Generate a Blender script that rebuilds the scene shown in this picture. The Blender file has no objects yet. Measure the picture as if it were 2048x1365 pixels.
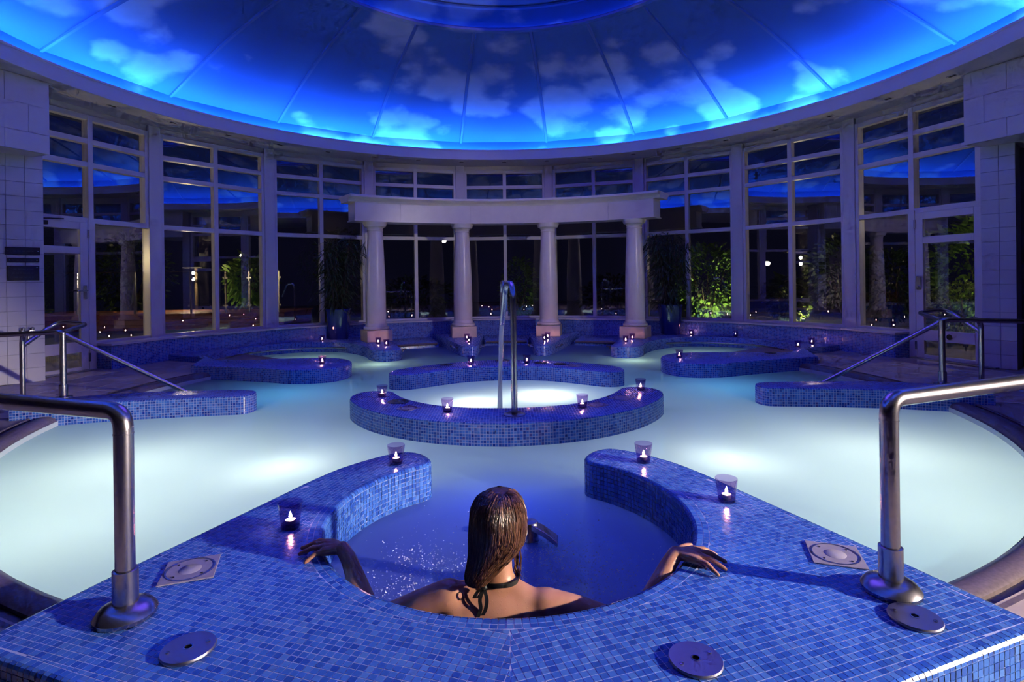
import bpy, bmesh, math, random
import numpy as np
from mathutils import Vector, Matrix
random.seed(7)
S = bpy.context.scene
COL = S.collection
PI = math.pi
# ------------------------------------------------------------------ camera
cam_d = bpy.data.cameras.new('camera'); cam = bpy.data.objects.new('camera', cam_d); COL.objects.link(cam)
cam_d.sensor_width = 36; cam_d.lens = 36 * 1110 / 2048
cam_d.shift_y = -(682.5 - 560) / 2048
cam.location = (0, 0, 1.0)
cam.rotation_euler = (Matrix.Rotation(-0.0115, 4, 'Z') @ Matrix.Rotation(PI / 2, 4, 'X') @ Matrix.Rotation(-0.013, 4, 'Z')).to_euler()
cam_d.clip_start = 0.02; cam_d.clip_end = 200
S.camera = cam
# ------------------------------------------------------------------ world and exposure
w = bpy.data.worlds.new('night'); S.world = w; w.use_nodes = True
w.node_tree.nodes['Background'].inputs[0].default_value = (0.010, 0.010, 0.035, 1)
w.node_tree.nodes['Background'].inputs[1].default_value = 0.25
S.view_settings.view_transform = 'Standard'; S.view_settings.look = 'None'
S.view_settings.exposure = 0.0; S.view_settings.gamma = 1.0; S.view_settings.use_curve_mapping = False
cy = S.cycles; cy.use_light_tree = False
cy.max_bounces = 4; cy.diffuse_bounces = 2; cy.glossy_bounces = 2; cy.transmission_bounces = 2; cy.transparent_max_bounces = 8
cy.caustics_reflective = False; cy.caustics_refractive = False; cy.sample_clamp_indirect = 6.0; cy.adaptive_threshold = 0.1; cy.adaptive_min_samples = 12
# ------------------------------------------------------------------ lamps of the place, and an added fill
COVE_E = 210.0
COVE_C = (0.022, 0.19, 1.0)
OCULUS_E = 9.0
def lamp(name, kind, loc, power, color, radius=0.1, aim=None, size=60, blend=0.6, parent=None):
    d = bpy.data.lights.new(name, kind); o = bpy.data.objects.new(name, d); COL.objects.link(o)
    o.location = loc; d.energy = power; d.color = color
    if kind in ('POINT', 'SPOT'): d.shadow_soft_size = radius
    if kind == 'SPOT': d.spot_size = math.radians(size); d.spot_blend = blend
    if kind == 'AREA': d.shape = 'DISK'; d.size = radius * 2
    if aim is not None:
        o.rotation_euler = (Vector(aim) - Vector(loc)).to_track_quat('-Z', 'Y').to_euler()
    if parent is not None: o.parent = parent
    return o
KEY = lamp('hall_spotlight', 'SPOT', (6.6, -0.15, 1.72), 3900, (1.0, 0.84, 0.72), 0.06, (-0.1, 2.0, 0.0), 32, 0.7)
KEY2 = lamp('hall_spotlight', 'SPOT', (4.9, 0.6, 2.7), 520, (1.0, 0.88, 0.78), 0.08, (-0.1, 9.9, 1.0), 30, 0.7)
FILL = lamp('added_dome_fill', 'AREA', (0, 5.64, 4.95), 85, (0.17, 0.09, 1.0), 2.2, (0, 5.64, 0))  # added blue-violet area light for the room's ambient, not a fitting of the dome
# ------------------------------------------------------------------ mesh helpers
CY = 5.64
def pol(th, r):
    t = math.radians(th); return (r * math.sin(t), CY + r * math.cos(t))
class MB:
    def __init__(s): s.v = []; s.f = []; s.uv = []
    def face(s, idx, uv=None): s.f.append(list(idx)); s.uv.append(uv)
    def quad(s, a, b, c, d, uv=None):
        n = len(s.v); s.v += [tuple(a), tuple(b), tuple(c), tuple(d)]; s.face((n, n+1, n+2, n+3), uv)
    def box(s, x0, x1, y0, y1, z0, z1):
        n = len(s.v)
        s.v += [(x0,y0,z0),(x1,y0,z0),(x1,y1,z0),(x0,y1,z0),(x0,y0,z1),(x1,y0,z1),(x1,y1,z1),(x0,y1,z1)]
        for q, (p, r) in zip(((0,3,2,1),(4,5,6,7),(0,1,5,4),(1,2,6,5),(2,3,7,6),(3,0,4,7)), (('x','y'),('x','y'),('x','z'),('y','z'),('x','z'),('y','z'))):
            ii = {'x':0,'y':1,'z':2}
            s.face([n+k for k in q], [(s.v[n+k][ii[p]], s.v[n+k][ii[r]]) for k in q])
        return s
    def tube(s, path, r, n=12, cap=True, closed=False):
        P = [Vector(p) for p in path]; m = len(P); rr = r if isinstance(r, (list, tuple)) else [r] * m
        base = len(s.v); up = None
        for i, p in enumerate(P):
            if closed: t = (P[(i+1) % m] - P[i-1])
            else: t = P[min(i+1, m-1)] - P[max(i-1, 0)]
            t.normalize()
            if up is None:
                up = Vector((0,0,1)) if abs(t.z) < 0.9 else Vector((1,0,0))
            a = (up - t * up.dot(t)); a.normalize(); up = a; b = t.cross(a)
            for k in range(n):
                q = p + (a * math.cos(2*PI*k/n) + b * math.sin(2*PI*k/n)) * rr[i]
                s.v.append(tuple(q))
        mm = m if closed else m - 1
        for i in range(mm):
            j = (i+1) % m
            for k in range(n):
                l = (k+1) % n
                s.face((base+i*n+k, base+i*n+l, base+j*n+l, base+j*n+k))
        if cap and not closed:
            s.face([base+k for k in range(n)][::-1]); s.face([base+(m-1)*n+k for k in range(n)])
        return s
    def lathe(s, prof, n=32, c=(0,0,0), a0=0, a1=2*PI):
        base = len(s.v); full = abs(a1 - a0 - 2*PI) < 1e-6; m = n if full else n + 1
        for r, z in prof:
            for k in range(m):
                a = a0 + (a1-a0)*k/n
                s.v.append((c[0]+r*math.cos(a), c[1]+r*math.sin(a), c[2]+z))
        for i in range(len(prof)-1):
            for k in range(n):
                l = (k+1) % m
                s.face((base+i*m+k, base+i*m+l, base+(i+1)*m+l, base+(i+1)*m+k),
                       [(k*.1, prof[i][1]), ((k+1)*.1, prof[i][1]), ((k+1)*.1, prof[i+1][1]), (k*.1, prof[i+1][1])])
        return s
    def loft(s, rings, cap=True):
        base = len(s.v); n = len(rings[0])
        for r in rings: s.v += [tuple(p) for p in r]
        for i in range(len(rings)-1):
            for k in range(n):
                l = (k+1) % n
                s.face((base+i*n+k, base+i*n+l, base+(i+1)*n+l, base+(i+1)*n+k))
        if cap:
            s.face([base+k for k in range(n)][::-1]); s.face([base+(len(rings)-1)*n+k for k in range(n)])
        return s
    def prism(s, out, zt, zb, rnd=0.015, top=True):
        out = ccw(out); n = len(out); P = np.array(out, float)
        T = np.roll(P, -1, 0) - np.roll(P, 1, 0); T /= np.linalg.norm(T, axis=1)[:, None]
        N = np.c_[-T[:, 1], T[:, 0]]                       # inward for ccw
        seg = np.linalg.norm(np.roll(P, -1, 0) - P, axis=1); L = np.r_[0, np.cumsum(seg)]
        rings = [(0, zb), (0, zt-rnd), (rnd*.3, zt-rnd*.3), (rnd, zt)] if rnd > 0 else [(0, zb), (0, zt)]
        base = len(s.v)
        for off, z in rings:
            for k in range(n):
                q = P[k] + N[k]*off; s.v.append((q[0], q[1], z))
        for i in range(len(rings)-1):
            va = rings[i][1] - rings[i][0]; vb = rings[i+1][1] + rings[i+1][0]*.6
            for k in range(n):
                l = (k+1) % n
                s.face((base+i*n+k, base+i*n+l, base+(i+1)*n+l, base+(i+1)*n+k),
                       [(L[k], va), (L[k+1], va), (L[k+1], vb), (L[k], vb)])
        if top:
            idx = [base+(len(rings)-1)*n+k for k in range(n)]
            s.face(idx, [(s.v[i][0], s.v[i][1]) for i in idx])
        return s
    def build(s, name, mat, parent=None, smooth=False, loc=None, rotz=None, bevel=0):
        me = bpy.data.meshes.new(name); me.from_pydata(s.v, [], s.f)
        if any(u is not None for u in s.uv):
            lay = me.uv_layers.new(name='UVMap'); li = 0
            for f, u in zip(s.f, s.uv):
                for k in range(len(f)):
                    lay.data[li].uv = u[k] if u is not None else (s.v[f[k]][0], s.v[f[k]][1])
                    li += 1
        me.validate(); me.update()
        if smooth:
            me.polygons.foreach_set('use_smooth', [True]*len(me.polygons))
            if hasattr(me, 'set_sharp_from_angle'): me.set_sharp_from_angle(angle=math.radians(smooth if smooth is not True else 40))
        if mat: me.materials.append(mat)
        o = bpy.data.objects.new(name, me); COL.objects.link(o)
        if parent is not None: o.parent = parent
        if loc is not None: o.location = loc
        if rotz is not None: o.rotation_euler = (0, 0, rotz)
        if bevel:
            b = o.modifiers.new('bevel', 'BEVEL'); b.width = bevel; b.segments = 2; b.limit_method = 'ANGLE'
        return o
def ccw(P):
    a = sum(P[i][0]*P[(i+1) % len(P)][1] - P[(i+1) % len(P)][0]*P[i][1] for i in range(len(P)))
    return list(P) if a > 0 else list(P)[::-1]
def spline(P, n=6, closed=False):
    out = []; m = len(P); rng = range(m) if closed else range(m-1)
    for i in rng:
        g = (lambda k: P[k % m]) if closed else (lambda k: P[min(max(k, 0), m-1)])
        p0, p1, p2, p3 = [np.array(g(i+d), float) for d in (-1, 0, 1, 2)]
        for j in range(n):
            t = j/n
            out.append(tuple(.5*((2*p1) + (-p0+p2)*t + (2*p0-5*p1+4*p2-p3)*t*t + (-p0+3*p1-3*p2+p3)*t**3)))
    if not closed: out.append(tuple(P[-1]))
    return out
def empty(name, loc=(0,0,0), rotz=0, parent=None):
    o = bpy.data.objects.new(name, None); COL.objects.link(o); o.location = loc; o.rotation_euler = (0, 0, rotz)
    o.empty_display_size = 0.1
    if parent is not None: o.parent = parent
    return o
def tag(o, label=None, cat=None, group=None, kind=None):
    if label: o['label'] = label
    if cat: o['category'] = cat
    if group: o['group'] = group
    if kind: o['kind'] = kind
    return o
def copy_tree(o, parent=None):
    c = o.copy(); COL.objects.link(c); c.parent = parent
    for ch in [x for x in o.children]: copy_tree(ch, c)
    return c
def fillet(P, r, n=8):
    """round the corners of a 3D polyline"""
    P = [Vector(p) for p in P]; out = [P[0]]
    for i in range(1, len(P)-1):
        a = (P[i-1]-P[i]); b = (P[i+1]-P[i]); la, lb = a.length, b.length; a.normalize(); b.normalize()
        ang = a.angle(b); d = min(r/math.tan(ang/2), la*.49, lb*.49)
        p0 = P[i]+a*d; p1 = P[i]+b*d
        for k in range(n+1):
            t = k/n; out.append(p0*(1-t)**2 + P[i]*2*t*(1-t) + p1*t*t)
    out.append(P[-1]); return out
# ------------------------------------------------------------------ materials
def new_mat(name):
    m = bpy.data.materials.new(name); m.use_nodes = True; nt = m.node_tree; nt.nodes.clear()
    out = nt.nodes.new('ShaderNodeOutputMaterial'); return m, nt, out
class NT:
    def __init__(s, nt): s.nt = nt
    def n(s, typ, **kw):
        nd = s.nt.nodes.new(typ)
        for k, v in kw.items():
            if k == 'ins':
                for a, b in v.items():
                    if hasattr(b, 'default_value') or isinstance(b, bpy.types.NodeSocket): s.nt.links.new(b, nd.inputs[a])
                    else: nd.inputs[a].default_value = b
            else: setattr(nd, k, v)
        return nd
    def math(s, op, a, b=None, c=None):
        ins = {0: a}
        if b is not None: ins[1] = b
        if c is not None: ins[2] = c
        return s.n('ShaderNodeMath', operation=op, ins=ins).outputs[0]
    def ramp(s, fac, stops, interp='LINEAR'):
        nd = s.n('ShaderNodeValToRGB', ins={0: fac}); cr = nd.color_ramp; cr.interpolation = interp
        while len(cr.elements) < len(stops): cr.elements.new(0.5)
        for e, (p, c) in zip(cr.elements, stops): e.position = p; e.color = (*c, 1) if len(c) == 3 else c
        return nd.outputs[0]
    def mix(s, fac, a, b, typ='RGBA', blend='MIX'):
        nd = s.n('ShaderNodeMix', data_type=typ); nd.blend_type = blend
        def setin(i, v):
            if isinstance(v, bpy.types.NodeSocket): s.nt.links.new(v, nd.inputs[i])
            else: nd.inputs[i].default_value = (*v, 1) if isinstance(v, tuple) and len(v) == 3 else v
        setin(0, fac); setin(6, a); setin(7, b); return nd.outputs[2]
    def bsdf(s, **kw):
        nd = s.nt.nodes.new('ShaderNodeBsdfPrincipled')
        for k, v in kw.items():
            key = k.replace('_', ' ')
            if isinstance(v, bpy.types.NodeSocket): s.nt.links.new(v, nd.inputs[key])
            else: nd.inputs[key].default_value = (*v, 1) if isinstance(v, tuple) and len(v) == 3 and 'Radius' not in key else v
        return nd
    def bump(s, h, strength=0.3, dist=0.01):
        return s.n('ShaderNodeBump', ins={'Height': h, 'Strength': strength, 'Distance': dist}).outputs[0]
    def link(s, a, b): s.nt.links.new(a, b)
def simple(name, col, rough=0.5, metal=0.0, noise=0.0, nscale=20, bump=0.0, spec=0.5, coat=0.0):
    m, nt, out = new_mat(name); N = NT(nt); c = col; kw = {}
    if noise or bump:
        tc = N.n('ShaderNodeTexCoord'); nz = N.n('ShaderNodeTexNoise', ins={'Vector': tc.outputs['Object'], 'Scale': nscale, 'Detail': 4.0}).outputs[0]
        if noise:
            c = N.ramp(nz, [(0.25, tuple(x*(1-noise) for x in col)), (0.75, tuple(min(1, x*(1+noise)) for x in col))])
        if bump: kw['Normal'] = N.bump(nz, bump, 0.01)
    b = N.bsdf(Base_Color=c, Roughness=rough, Metallic=metal, Specular_IOR_Level=spec, Coat_Weight=coat, **kw)
    N.link(b.outputs[0], out.inputs[0]); return m
def emit(name, col, strength):
    m, nt, out = new_mat(name); N = NT(nt)
    e = N.n('ShaderNodeEmission', ins={'Color': (*col, 1), 'Strength': strength}); N.link(e.outputs[0], out.inputs[0]); return m
TILE_RAMP = [(0.0, (0.010, 0.045, 0.34)), (0.2, (0.026, 0.095, 0.48)), (0.45, (0.045, 0.150, 0.60)), (0.7, (0.065, 0.20, 0.68)), (0.9, (0.105, 0.26, 0.72)), (1.0, (0.07, 0.075, 0.36))]
GROUT = (0.40, 0.46, 0.72)
def mosaic(name, pitch=0.0223, gw=0.075):
    """glass mosaic laid out in metres of UV"""
    m, nt, out = new_mat(name); N = NT(nt)
    uv = N.n('ShaderNodeUVMap').outputs[0]
    sc = N.n('ShaderNodeVectorMath', operation='SCALE', ins={0: uv}); sc.inputs['Scale'].default_value = 1/pitch
    fr = N.n('ShaderNodeVectorMath', operation='FRACTION', ins={0: sc.outputs[0]}).outputs[0]
    fl = N.n('ShaderNodeVectorMath', operation='FLOOR', ins={0: sc.outputs[0]}).outputs[0]
    sx = N.n('ShaderNodeSeparateXYZ', ins={0: fr})
    def edge(o): return N.math('SUBTRACT', 0.5, N.math('ABSOLUTE', N.math('SUBTRACT', o, 0.5)))
    d = N.math('MINIMUM', edge(sx.outputs[0]), edge(sx.outputs[1]))
    mask = N.n('ShaderNodeMapRange', ins={0: d, 1: gw*.6, 2: gw*1.3, 3: 0.0, 4: 1.0}).outputs[0]
    rnd = N.n('ShaderNodeTexWhiteNoise', noise_dimensions='3D', ins={'Vector': fl})
    col = N.ramp(rnd.outputs[0], TILE_RAMP)
    col = N.mix(mask, GROUT, col)
    rough = N.math('ADD', N.math('MULTIPLY', N.math('SUBTRACT', 1.0, mask), 0.5), 0.22)
    b = N.bsdf(Base_Color=col, Roughness=rough, Specular_IOR_Level=0.5, Normal=N.bump(mask, 0.35, 0.002))
    N.link(b.outputs[0], out.inputs[0]); return m
def tile_geo(name):
    """separate mosaic tiles: a random blue for each piece, fine streaks in the glass"""
    m, nt, out = new_mat(name); N = NT(nt)
    g = N.n('ShaderNodeNewGeometry'); oi = N.n('ShaderNodeObjectInfo'); tc = N.n('ShaderNodeTexCoord')
    r = N.math('FRACT', N.math('ADD', g.outputs['Random Per Island'], oi.outputs['Random']))
    mp = N.n('ShaderNodeMapping', ins={0: g.outputs['Position']}); mp.inputs['Scale'].default_value = (60, 420, 60)
    nz = N.n('ShaderNodeTexNoise', ins={'Vector': mp.outputs[0], 'Scale': 1.0, 'Detail': 3.0}).outputs[0]
    f = N.math('ADD', N.math('MULTIPLY', r, 0.75), N.math('MULTIPLY', nz, 0.35))
    col = N.ramp(f, TILE_RAMP)
    b = N.bsdf(Base_Color=col, Roughness=0.2, Specular_IOR_Level=0.55)
    N.link(b.outputs[0], out.inputs[0]); return m
M = {}
M['mosaic'] = mosaic('blue_glass_mosaic')
M['tile'] = tile_geo('blue_glass_tile')
M['grout'] = simple('pale_grout', (0.50, 0.56, 0.88), 0.8)
M['steel'] = simple('brushed_steel', (0.46, 0.44, 0.48), 0.27, 1.0, noise=.08, nscale=60)
M['steel_plate'] = simple('satin_steel_plate', (0.42, 0.42, 0.50), 0.38, 1.0)
M['stone'] = simple('cream_limestone', (0.78, 0.70, 0.60), 0.28, noise=.06, nscale=5, coat=0.25)
M['plinth'] = simple('sandstone_plinth', (0.74, 0.60, 0.44), 0.5, noise=.08, nscale=9)
M['frame'] = simple('white_painted_frame', (0.74, 0.71, 0.72), 0.32)
M['plaster'] = simple('white_plaster', (0.72, 0.69, 0.68), 0.45, noise=.03, nscale=3)
M['wtile'] = simple('white_glazed_tile', (0.72, 0.72, 0.76), 0.12, noise=.02, nscale=9, bump=.03)
M['hall'] = simple('dark_plum_hall_paint', (0.10, 0.08, 0.13), 0.5)
M['wgrout'] = simple('grey_tile_grout', (0.40, 0.40, 0.46), 0.8)
M['floorstone'] = simple('beige_floor_stone', (0.52, 0.43, 0.38), 0.42, noise=.18, nscale=7)
M['rimstone'] = simple('brown_rim_stone', (0.15, 0.115, 0.12), 0.45, noise=.3, nscale=60)
M['floorjoint'] = simple('floor_joint', (0.30, 0.25, 0.24), 0.8)
M['poolfloor'] = simple('pale_pool_lining', (0.62, 0.72, 0.72), 0.6)
M['pot'] = simple('blue_glazed_pot', (0.02, 0.03, 0.22), 0.12, coat=.5)
M['black'] = simple('black_plastic', (0.02, 0.02, 0.025), 0.4)
M['plaque'] = simple('dark_bronze_plaque', (0.018, 0.014, 0.03), 0.5, 0.0)
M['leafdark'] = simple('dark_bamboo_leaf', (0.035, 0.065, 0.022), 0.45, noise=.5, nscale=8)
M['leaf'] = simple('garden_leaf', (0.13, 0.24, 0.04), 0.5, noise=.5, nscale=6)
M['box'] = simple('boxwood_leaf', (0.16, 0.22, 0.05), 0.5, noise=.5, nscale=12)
M['bark'] = simple('bark', (0.10, 0.07, 0.05), 0.8, noise=.3, nscale=30)
M['soil'] = simple('soil', (0.03, 0.02, 0.015), 0.9)
M['wood'] = simple('red_brown_decking', (0.32, 0.12, 0.055), 0.5, noise=.3, nscale=14)
M['paving'] = simple('terrace_paving', (0.20, 0.18, 0.16), 0.7, noise=.2, nscale=6)
M['wax'] = simple('white_wax', (0.9, 0.82, 0.72), 0.5)
M['dark'] = simple('dark_recess', (0.01, 0.01, 0.02), 0.7)
def glass_mat(name, tint, refl, rough=0.0, ior=1.5):
    m, nt, out = new_mat(name); N = NT(nt)
    fr = N.n('ShaderNodeFresnel', ins={'IOR': ior}).outputs[0]
    bf = N.n('ShaderNodeNewGeometry').outputs['Backfacing']
    fac = N.math('MINIMUM', N.math('ADD', N.math('MULTIPLY', fr, 1.5), refl), 1.0)
    fac = N.math('MULTIPLY', fac, N.math('SUBTRACT', 1.0, bf))
    t = N.n('ShaderNodeBsdfTransparent', ins={0: (*tint, 1)}); g = N.n('ShaderNodeBsdfGlossy', ins={'Roughness': rough})
    mx = N.n('ShaderNodeMixShader', ins={0: fac, 1: t.outputs[0], 2: g.outputs[0]}); N.link(mx.outputs[0], out.inputs[0]); return m
M['glass'] = glass_mat('window_glass', (0.93, 0.95, 0.94), 0.26)
M['balglass'] = glass_mat('balustrade_glass', (0.93, 0.96, 0.95), 0.02)
M['candleglass'] = glass_mat('purple_tinted_glass', (0.62, 0.48, 0.75), 0.06)
def dome_mat():
    """sky mural: deep blue with soft painted cumulus"""
    m, nt, out = new_mat('painted_sky_mural'); N = NT(nt); tc = N.n('ShaderNodeTexCoord')
    mp = N.n('ShaderNodeMapping', ins={0: tc.outputs['Object']}); mp.inputs['Scale'].default_value = (1, 1, 1.6)
    a = N.n('ShaderNodeTexNoise', ins={'Vector': mp.outputs[0], 'Scale': 0.50, 'Detail': 2.0, 'Roughness': .5}).outputs[0]
    # billows: distorted voronoi
    dn = N.n('ShaderNodeTexNoise', ins={'Vector': mp.outputs[0], 'Scale': 3.2, 'Detail': 4.0}).outputs[1]
    dv = N.n('ShaderNodeVectorMath', operation='MULTIPLY_ADD', ins={0: dn, 1: (.35,.35,.35), 2: mp.outputs[0]}).outputs[0]
    v = N.n('ShaderNodeTexVoronoi', feature='SMOOTH_F1', ins={'Vector': dv, 'Scale': 1.5, 'Smoothness': .35}).outputs[0]
    h = N.math('SUBTRACT', N.math('MULTIPLY', a, 1.75), N.math('MULTIPLY', v, 0.62))
    mask = N.n('ShaderNodeMapRange', interpolation_type='SMOOTHSTEP', ins={0: h, 1: 0.62, 2: 0.82, 3: 0.0, 4: 1.0}).outputs[0]
    shade = N.n('ShaderNodeTexNoise', ins={'Vector': mp.outputs[0], 'Scale': 2.5, 'Detail': 3.0}).outputs[0]
    mask = N.math('MULTIPLY', mask, N.math('ADD', 0.45, N.math('MULTIPLY', shade, 0.6)))
    blue = N.ramp(a, [(0.3, (0.050, 0.12, 0.46)), (0.7, (0.075, 0.18, 0.56))])
    col = N.mix(mask, blue, (0.52, 0.57, 0.80))
    b = N.bsdf(Base_Color=col, Roughness=0.55, Specular_IOR_Level=0.25); N.link(b.outputs[0], out.inputs[0]); return m
M['dome'] = dome_mat(); M['rib'] = simple('painted_rib', (.075, .15, .48), .45)
def water_mat(name, trans_c, diff_c, clear=0.10, ripple=0.12, scale=3.0):
    """cloudy spa water: light from the lamps below glows through, the surface keeps a soft sheen"""
    m, nt, out = new_mat(name); N = NT(nt); g = N.n('ShaderNodeNewGeometry')
    nz = N.n('ShaderNodeTexNoise', ins={'Vector': g.outputs['Position'], 'Scale': scale, 'Detail': 3.0}).outputs[0]
    bmp = N.bump(nz, ripple, 0.05)
    def zone(c, r0, r1, sc=(1, 1, 0)):        # bluer in the tub and the back bay
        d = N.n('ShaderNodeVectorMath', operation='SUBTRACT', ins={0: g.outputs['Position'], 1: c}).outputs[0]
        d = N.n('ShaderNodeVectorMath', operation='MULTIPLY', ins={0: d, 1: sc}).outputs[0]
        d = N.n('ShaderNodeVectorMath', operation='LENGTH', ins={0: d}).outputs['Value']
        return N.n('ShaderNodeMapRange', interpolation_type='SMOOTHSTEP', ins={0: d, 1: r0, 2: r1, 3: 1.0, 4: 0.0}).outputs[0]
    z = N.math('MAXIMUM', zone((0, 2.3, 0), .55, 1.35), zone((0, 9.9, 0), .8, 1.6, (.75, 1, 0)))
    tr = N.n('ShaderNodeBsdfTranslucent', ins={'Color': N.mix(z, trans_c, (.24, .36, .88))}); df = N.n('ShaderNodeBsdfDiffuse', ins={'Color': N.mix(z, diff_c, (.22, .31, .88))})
    tp = N.n('ShaderNodeBsdfTransparent', ins={'Color': (0.75, 0.92, 0.95, 1)})
    a = N.n('ShaderNodeMixShader', ins={0: 0.30, 1: tr.outputs[0], 2: df.outputs[0]})
    b = N.n('ShaderNodeMixShader', ins={0: clear, 1: a.outputs[0], 2: tp.outputs[0]})
    gl = N.n('ShaderNodeBsdfGlossy', ins={'Roughness': 0.32, 'Normal': bmp})
    lw = N.n('ShaderNodeFresnel', ins={'IOR': 1.33, 'Normal': bmp}).outputs[0]
    fac = N.math('MULTIPLY', N.math('MULTIPLY', lw, 0.45), N.math('SUBTRACT', 1.0, g.outputs['Backfacing']))
    c = N.n('ShaderNodeMixShader', ins={0: fac, 1: b.outputs[0], 2: gl.outputs[0]}); N.link(c.outputs[0], out.inputs[0]); return m
M['water'] = water_mat('cloudy_pool_water', (0.69, 0.89, 0.85), (0.22, 0.46, 0.58))
FLOOR = -0.12; TOP = -0.03; WATER = -0.20; DEEP = -1.25; SOFFIT = 3.34
RW = 5.92; APW = RW*math.cos(math.radians(9))
# ================================================================== THE ROOM
# ---- floor with the round pool cut out, stone slabs where the photograph shows them
fl = empty('floor'); tag(fl, kind='structure')
def out_r(th):
    t = abs(((th + 180) % 360) - 180)
    return 5.98 if t < 80 else 9.5
mb = MB(); ths = [52 + i*(256/128) for i in range(129)]
for a, b in zip(ths[:-1], ths[1:]):
    p0, p1 = pol(a, 4.12), pol(b, 4.12); q0, q1 = pol(a, out_r(a)), pol(b, out_r(b))
    mb.quad((*p0, FLOOR-.006), (*p1, FLOOR-.006), (*q1, FLOOR-.006), (*q0, FLOOR-.006))
mb.build('floor_bed', M['floorjoint'], fl)
# slabs in rings beside the entry steps
slab_cache = {}
for sgn in (1, -1):
    for ri, (r0, r1) in enumerate([(4.14, 4.52), (4.52, 4.90), (4.90, 5.28), (5.28, 5.70)]):
        n0 = 60 + (ri % 2)*2.0; step = 5.2
        for k in range(9 if ri else 8):
            a0 = n0 + k*step; a1 = a0 + step
            key = (ri,)
            if key not in slab_cache:
                m2 = MB(); g = 0.004; h = step/2
                A = [(r*math.sin(math.radians(t)), r*math.cos(math.radians(t))) for r, t in ((r0+g, -h+.05), (r0+g, h-.05), (r1-g, h-.05), (r1-g, -h+.05))]
                A = ccw(A); m2.prism(A, FLOOR, FLOOR-.03, 0.003)
                o = m2.build('floor_slab', M['floorstone'], fl); slab_cache[key] = o; first = True
            else:
                o = slab_cache[key].copy(); COL.objects.link(o)
            o.location = (0, CY, 0); o.rotation_euler = (0, 0, -math.radians(sgn*(a0+a1)/2))
# plain stone for the rest of the ring (outside the picture)
mb = MB()
for a, b in zip(ths[:-1], ths[1:]):
    am = (a+b)/2; t = abs(((am+180) % 360)-180)
    if t > 112:
        mb.quad((*pol(a, 4.12), FLOOR), (*pol(b, 4.12), FLOOR), (*pol(b, out_r(b)), FLOOR), (*pol(a, out_r(a)), FLOOR))
mb.build('floor_field', M['floorstone'], fl)
# ---- rounded stone rim of the round pool
mb = MB(); prof = [(3.945, -.34), (3.945, -.165), (3.96, -.135), (3.995, -.116), (4.06, -.114), (4.075, -.125), (4.075, -.14), (4.13, -.14), (4.13, -.119), (4.15, -.119)]
mb.lathe(prof, 150, (0, CY, 0), math.radians(90-308), math.radians(90-52))
tag(mb.build('trim_1', M['rimstone'], smooth=50), kind='structure')
# ---- pool basin
pb = empty('floor_2'); tag(pb, kind='structure')
mb = MB(); mb.lathe([(0.01, DEEP), (5.75, DEEP)], 64, (0, CY, 0)); mb.build('basin_floor', M['poolfloor'], pb)
mb = MB(); mb.lathe([(3.94, DEEP), (3.94, -.16)], 120, (0, CY, 0), math.radians(90-308), math.radians(90-52)); mb.build('basin_wall', M['poolfloor'], pb)
# entry steps under water on both sides
for sgn in (1, -1):
    for i, (r0, r1, z) in enumerate([(3.62, 3.96, -.27), (3.30, 3.63, -.42), (2.98, 3.31, -.58)]):
        P = [pol(sgn*t, r0) for t in range(72, 99, 2)] + [pol(sgn*t, r1) for t in range(98, 71, -2)]
        MB().prism(P, z, DEEP, .01).build('entry_step', M['floorstone'], pb)
# ---- walls of the hall behind the camera
for nm, b in (('wall_back', (-7.6, 7.6, -3.7, -3.5)), ('wall_left', (-7.7, -7.5, -3.6, 7.0)), ('wall_right', (7.5, 7.7, -3.6, 7.0))):
    tag(MB().box(*b, FLOOR, SOFFIT).build(nm, M['hall']), kind='structure')
for nm, b in (('wall_return_left', (-7.6, -5.74, 6.62, 6.82)), ('wall_return_right', (5.91, 7.6, 6.62, 6.82))):
    tag(MB().box(*b, FLOOR, SOFFIT).build(nm, M['hall']), kind='structure')
# ---- ceiling: soffit, fascia, cove, painted dome
ce = empty('ceiling'); tag(ce, kind='structure')
mb = MB(); N_ = 180
for i in range(N_):
    a, b = i*2, i*2+2
    mb.quad((*pol(a, 5.15), SOFFIT), (*pol(a, out_r(a)+.06), SOFFIT), (*pol(b, out_r(b)+.06), SOFFIT), (*pol(b, 5.15), SOFFIT))
mb.build('soffit', M['plaster'], ce)
mb = MB(); mb.lathe([(5.17, SOFFIT+.0), (5.15, SOFFIT-.005), (5.145, SOFFIT+.0), (5.145, SOFFIT+.16), (5.135, SOFFIT+.165), (5.135, SOFFIT+.19), (5.175, SOFFIT+.19), (5.175, SOFFIT+.10), (5.46, SOFFIT+.10)], 180, (0, CY, 0))
mb.build('fascia', M['plaster'], ce, smooth=30)
ZD0, RD0, ZD1, RD1 = 3.73, 5.41, 4.74, 2.66
def rib_pt(th, s):
    """point of the dome at share s of its rise, slightly bellied"""
    r = RD0 + (RD1-RD0)*s; z = ZD0 + (ZD1-ZD0)*s + 0.10*math.sin(PI*s)
    x, y = pol(th, r); return Vector((x, y, z))
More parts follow.
